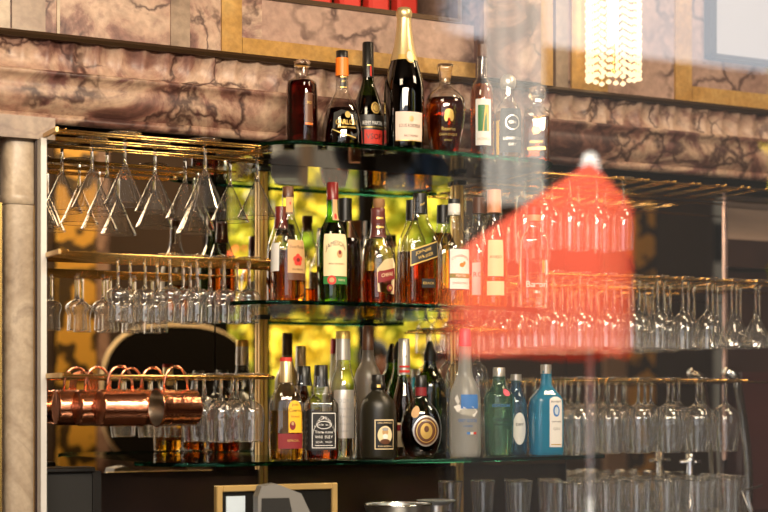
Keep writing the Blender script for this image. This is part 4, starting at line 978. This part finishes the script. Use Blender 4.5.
# inner face of the street wall, as the mirror shows it: gilded mosaic pilasters and a pale strip
def on_front(px0, px1, py0, py1, mat, name, label, th=.03):
    xa, _, za, _ = in_mirror(px0, py1, YF+.12+th); xb, _, zb2, _ = in_mirror(px1, py0, YF+.12+th)
    return struct(MB().box(xa, xb, YF+.12, YF+.12+th, za, zb2, mat), name, label)
on_front(58, 96, 100, 520, 'mosaic', 'panel_5', 'gilded mosaic panel on the street wall')
on_front(97, 109, 100, 520, 'marblepink', 'panel_6', 'pink marble strip on the street wall')
on_front(628, 655, 100, 520, 'mosaic', 'panel_7', 'gilded mosaic panel at the right of the street wall')
on_front(606, 627, 100, 520, 'taupe', 'panel_8', 'taupe strip on the street wall')

# bar chair mirrored in the left sheet
cxx, cyy, czz, d = in_mirror(180, 396, -1.95)
ch = thing('bar_chair', 'black round-backed bar chair mirrored behind the left racks', 'chair', (cxx, cyy, 0), R(180))
sc_ = d/F; bw_, bh_ = 78*sc_, 70*sc_
m = MB(); N = 48
for yy, k in ((0, 1.0), (.05, .96)):
    pass
ol = [(bw_*se(2*pi*i/N, 2.8)[0], bh_*se(2*pi*i/N, 2.8)[1]+czz) for i in range(N)]
m.prism(ol, 'y', 0, .05, 'blackmatte'); m.build('backrest', ch)
MB().tube([(x*1.0, .025, z) for x, z in ol], .012, 'tan' if 'tan' in M else 'p_cream', 8, closed=True).build('piping', ch)
MB().box(-.21, .21, -.42, .0, .68, .74, 'blackmatte', .02).build('seat', ch)
MB().box(-.03, .03, 0, .03, .66, czz-bh_+.02, 'darkwood').build('back_support', ch)
for sx in (-1, 1):
    for sy in (-.38, -.02): MB().tube([(sx*.18, sy, .69), (sx*.21, sy, 0)], .014, 'darkwood').build('leg', ch)

# ------------------------------------------------------------------ outside
struct(MB().box(-30, 60, -60, YF-.13, -.12, -.02, 'asphalt'), 'ground_outside', 'paved street outside')
# red parasol, half folded, with white pole and cap
m_, n_, o_ = nt('sunlit_red_canvas')
df = node(n_, 'ShaderNodeBsdfDiffuse'); df.inputs[0].default_value = (.9, .15, .09, 1); tl_ = node(n_, 'ShaderNodeBsdfTranslucent'); tl_.inputs[0].default_value = (.88, .14, .08, 1)
mx_ = node(n_, 'ShaderNodeMixShader'); mx_.inputs[0].default_value = .4
n_.links.new(df.outputs[0], mx_.inputs[1]); n_.links.new(tl_.outputs[0], mx_.inputs[2]); n_.links.new(mx_.outputs[0], o_.inputs[0])
M['redcloth'] = m_
LP = 8.0
ax, ay, az, d = in_pane(590, 176, LP); k = d/F
pr = thing('parasol', 'red street parasol with white pole mirrored in the window pane', 'parasol', (ax, ay, 0), 0)
# viewing axes at the parasol: right of the mirrored picture = +u
phi = TH+math.atan((590-384)/F); ux, uy = cos(phi), sin(phi)      # mirrored image right vector
vx, vy = sin(phi), -cos(phi)                                       # away from the viewer
def cp(u, z, w): return (u*k*ux+w*vx, u*k*uy+w*vy, az+(176-z)*k)
rimT = []; rimB = []; N = 40
cv = MB(); vs = []; fs = []
rows = [(0.0, 0.0), (.12, .10), (.3, .22), (.5, .40), (.75, .7), (1.0, 1.0)]
hem = 356
for ri, (t, q) in enumerate(rows):
    for i in range(N):
        a = 2*pi*i/N
        ex = -175 if cos(a) < 0 else 42
        eu = ex*abs(cos(a))**.7; ew = .62*math.copysign(abs(sin(a))**.7, sin(a))
        top = 176+(112*(abs(eu)/175) if cos(a) < 0 else 40*abs(eu)/42)
        zz = 176+(top-176)*min(1, t/.75)**(.85 if cos(a) < 0 else 1.2)
        sc2 = min(1, t/.75)
        vs.append(cp(eu*sc2, zz if t <= .75 else hem-3*sin(a*7), ew*sc2+.012*sin(a*9)*t))
for r in range(len(rows)-1):
    for i in range(N): fs.append([r*N+i, r*N+(i+1) % N, (r+1)*N+(i+1) % N, (r+1)*N+i])
cv.add(vs, fs, 'redcloth'); cv.build('canopy', pr)
MB().loft([(0, .02), (az+.04, .02)], 'white', 2, 16).build('pole', pr)
MB().loft([(az-.02, .07), (az+.03, .068), (az+.1, .058), (az+.14, .04), (az+.155, .005)], 'white', 2, 20).build('finial', pr)
MB().loft([(0, .3), (.06, .28)], 'grey', 2, 24).build('base', pr)
MB().box(-1.2, -.2, -.35, .35, .70, .74, 'white', .01).build('table', None) if False else None

xa = in_pane(486, 200, 11.9)[0]; xb = in_pane(545, 200, 11.9)[0]; zz0 = in_pane(515, 205, 11.9)[2]  # added pale sheet out of view; its reflection makes the white haze
bn = thing('haze_sheet', 'pale cloth banner hung on the dark house across the street, mirrored in the pane', 'banner', (xa, YF-11.95, zz0))
MB().add([((xb-xa)*i/24, .03*sin(i*.9)+.03, (in_pane(515, -40, 11.9)[2]-zz0)*j) for j in (0, 1) for i in range(25)], [[i, i+1, 26+i, 25+i] for i in range(24)], pbr('pale_canvas', (.34, .33, .31), .9)).build('cloth', bn)
MB().tube([(-.05, .03, in_pane(515, -40, 11.9)[2]-zz0), (xb-xa+.05, .03, in_pane(515, -40, 11.9)[2]-zz0)], .03, 'grey').build('hanging_rod', bn)
# trees
M['leaf'] = leafmat('sunlit_leaves', (.84, .68, .09)); M['leafd'] = leafmat('shaded_leaves', (.06, .09, .02)); M['bark'] = pbr('bark', (.08, .05, .03), .9)  # sun and shade are put into the two leaf colours
def tree_mesh(n, rx, rz, mat, size):
    mb = MB(); vs = []; fs = []
    for i in range(n):
        while True:
            x, y, z = [random.uniform(-1, 1) for _ in range(3)]
            if .25 < x*x+y*y+z*z < 1: break
        c = (x*rx, y*rx, z*rz); a = random.uniform(0, 6.28); b_ = random.uniform(-1, 1); s_ = size*random.uniform(.6, 1.4)
        u = (cos(a)*s_, sin(a)*s_, b_*s_*.5); w_ = (-sin(a)*s_*.4, cos(a)*s_*.4, random.uniform(.3, 1)*s_)
        o = len(vs); vs += [tuple(c[j]-u[j]*.5-w_[j]*.5 for j in range(3)), tuple(c[j]+u[j]*.5-w_[j]*.5 for j in range(3)), tuple(c[j]+u[j]*.5+w_[j]*.5 for j in range(3)), tuple(c[j]-u[j]*.5+w_[j]*.5 for j in range(3))]
        fs.append([o, o+1, o+2, o+3])
    mb.add(vs, fs, mat); return mb
def tree(X, Y, zc_, rx, rz, mat, n, label, size=.22):
    r = thing('tree', label, 'tree', (X, Y, 0), random.random()*6, 'street trees outside')
    o = tree_mesh(n, rx, rz, mat, size).build('crown', r, smooth=False); o.location = (0, 0, zc_)
    MB().loft([(0, .06), (zc_, .03)], 'bark', 2, 14).build('trunk', r); return r
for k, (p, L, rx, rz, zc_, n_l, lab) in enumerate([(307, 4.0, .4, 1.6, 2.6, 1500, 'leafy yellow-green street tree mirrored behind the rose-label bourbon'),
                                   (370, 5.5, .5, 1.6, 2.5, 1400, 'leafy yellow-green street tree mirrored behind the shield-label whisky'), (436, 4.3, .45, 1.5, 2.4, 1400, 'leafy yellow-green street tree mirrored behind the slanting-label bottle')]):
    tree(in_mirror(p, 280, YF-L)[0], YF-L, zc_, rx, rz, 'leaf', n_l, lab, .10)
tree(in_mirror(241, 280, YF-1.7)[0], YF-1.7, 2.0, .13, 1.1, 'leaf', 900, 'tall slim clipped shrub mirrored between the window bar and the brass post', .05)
struct(MB().box(in_pane(425, 200, 12)[0], 26, YF-16, YF-12, 0, in_pane(650, 58, 12)[2], pbr('brick_painted_shade', (.006, .005, .004), .9)), 'building_outside', 'dark shaded building across the street')  # near-black colour makes the sunlit house read as unlit
struct(MB().box(-12, 3, YF-30, YF-26, 0, 6, 'taupe'), 'building_across', 'taupe building across the street')

# two people on the pavement, seen only in the mirror
def person(X, Y, H, face, label, skin, hair, shirt, trouser):
    r = thing('person', label, 'person', (X, Y, 0), face)
    V = [(0, 0, .53, .085), (0, 0, .62, .08), (0, 0, .72, .095), (0, 0, .80, .085), (0, 0, .845, .035), (0, 0, .875, .033)]
    pts = V[:]; ed = [(i, i+1) for i in range(5)]
    for s_ in (-1, 1):
        o = len(pts); pts += [(s_*.11, 0, .80, .035), (s_*.135, .01, .63, .028), (s_*.13, -.05, .49, .021), (s_*.13, -.07, .44, .022)]
        ed += [(3, o), (o, o+1), (o+1, o+2), (o+2, o+3)]
        o = len(pts); pts += [(s_*.055, 0, .49, .055), (s_*.06, 0, .27, .038), (s_*.06, .01, .04, .024), (s_*.065, -.08, .015, .02)]
        ed += [(0, o), (o, o+1), (o+1, o+2), (o+2, o+3)]
    me = bpy.data.meshes.new('body'); me.from_pydata([(x*H, y*H, z_*H) for x, y, z_, _ in pts], ed, [])
    o = bpy.data.objects.new('body', me); COL.objects.link(o); o.parent = r
    md = o.modifiers.new('s', 'SKIN'); o.modifiers.new('b', 'SUBSURF').levels = 2
    me.skin_vertices[0].data[0].use_root = True
    for i, p in enumerate(pts): me.skin_vertices[0].data[i].radius = (p[3]*H, p[3]*H*.8)
    me.materials.append(shirt)
    o.modifiers['b'].render_levels = 2
    hd = MB().loft(chaikin([(.855*H, .02*H), (.865*H, .035*H), (.90*H, .046*H), (.95*H, .048*H), (.985*H, .035*H), (1.0*H, .006*H)], 2), skin, 2, 24, sq=1.2)
    for sx in (-1, 1):
        hd.loft([(-.006*H, .001), (0, .006*H), (.006*H, .001)], M['white'], 2, 10, cx=sx*.018*H, cy=-.053*H, cz=.935*H)
        hd.loft([(-.017*H, .002), (-.008*H, .008*H), (.01*H, .009*H), (.016*H, .002)], skin, 2, 10, cx=sx*.048*H, cy=0, cz=.93*H)
    hd.loft([(-.012*H, .009*H), (.012*H, .004*H)], skin, 2, 8, cx=0, cy=-.057*H, cz=.922*H)
    hd.box(-.014*H, .014*H, -.052*H, -.045*H, .893*H, .898*H, M['p_maroon']).build('head', r)
    MB().loft(chaikin([(.93*H, .052*H), (.96*H, .054*H), (.99*H, .04*H), (1.008*H, .004*H)], 2), hair, 2, 24, sq=1.2, cy=.008*H).build('hair', r)
    return r
M['skin'] = pbr('skin', (.45, .22, .14), .5); M['hair'] = pbr('dark_hair', (.012, .008, .006), .5); M['shirtd'] = pbr('dark_shirt', (.02, .018, .02), .8); M['shirtb'] = pbr('blue_shirt', (.05, .1, .22), .8)
x, y, z_, d = in_mirror(374, 340, YF-.75); person(x, y, z_, R(180), 'person with dark hair in a dark top mirrored behind the frosted vodka bottle', M['skin'], M['hair'], M['shirtd'], None)
x, y, z_, d = in_mirror(440, 345, YF-1.2); person(x, y, z_, R(180), 'person in a blue shirt mirrored beside the brass post', M['skin'], M['hair'], M['shirtb'], None)

# ------------------------------------------------------------------ light
def area(name, loc, size, power, col, target, sy=None):
    l = bpy.data.lights.new(name, 'AREA'); l.shape = 'RECTANGLE'; l.size = size; l.size_y = sy or size; l.energy = power; l.color = col
    o = bpy.data.objects.new(name, l); COL.objects.link(o); o.location = loc
    from mathutils import Vector as V
    o.rotation_euler = (V(target)-V(loc)).to_track_quat('-Z', 'Y').to_euler(); return o
area('added_fill_a', (-1.6, -1.7, 3.2), .7, 35, (1, .78, .54), (-.4, .1, 1.9))  # unseen area light added under the ceiling so the bar is lit
area('added_fill_b', (1.5, -1.6, 3.2), .7, 35, (1, .78, .54), (.8, .1, 1.9))  # second unseen area light added for the right half of the bar
area('added_street_wall_fill', (1.0, -.7, 3.2), .6, 60, (1, .74, .45), (.9, YF, 1.6))  # added to brighten the inner face of the street wall
area('added_shelf_fill', (-.6, YF+.25, 2.55), 1.8, 80, (1, .84, .64), (.1, .1, 1.5), .25)  # added frontal fill for bottle labels and highlights, not a bar fitting
sun = bpy.data.lights.new('sun', 'SUN'); sun.energy = 26; sun.angle = R(.5); sun.color = (1, .92, .78)
so = bpy.data.objects.new('sun', sun); COL.objects.link(so)
from mathutils import Vector as V
so.rotation_euler = V((.30, -.45, -.85)).to_track_quat('-Z', 'Y').to_euler()
wd = bpy.data.worlds.new('sky'); sc.world = wd; wd.use_nodes = True
bg = wd.node_tree.nodes['Background']; bg.inputs[0].default_value = (.93, .95, 1, 1); bg.inputs[1].default_value = 2.2

# ------------------------------------------------------------------ camera
cam = bpy.data.cameras.new('camera'); co = bpy.data.objects.new('camera', cam); COL.objects.link(co)
cam.sensor_width = 36; cam.lens = F/768*36; cam.shift_y = (HZ-256)/768
co.location = (CX, CY, ZC); co.rotation_euler = (R(90), 0, -TH)
cam.clip_start = .05
cam.dof.use_dof = True; cam.dof.focus_distance = 3.79; cam.dof.aperture_fstop = cam.lens/33
sc.camera = co
sc.view_settings.view_transform = 'Standard'; sc.view_settings.look = 'None'; sc.view_settings.gamma = 1; sc.view_settings.exposure = .15
cy = sc.cycles
cy.max_bounces = 24; cy.transmission_bounces = 16; cy.glossy_bounces = 8; cy.diffuse_bounces = 3; cy.transparent_max_bounces = 96
cy.use_denoising = True; cy.sample_clamp_indirect = 6; cy.caustics_refractive = False; cy.caustics_reflective = False
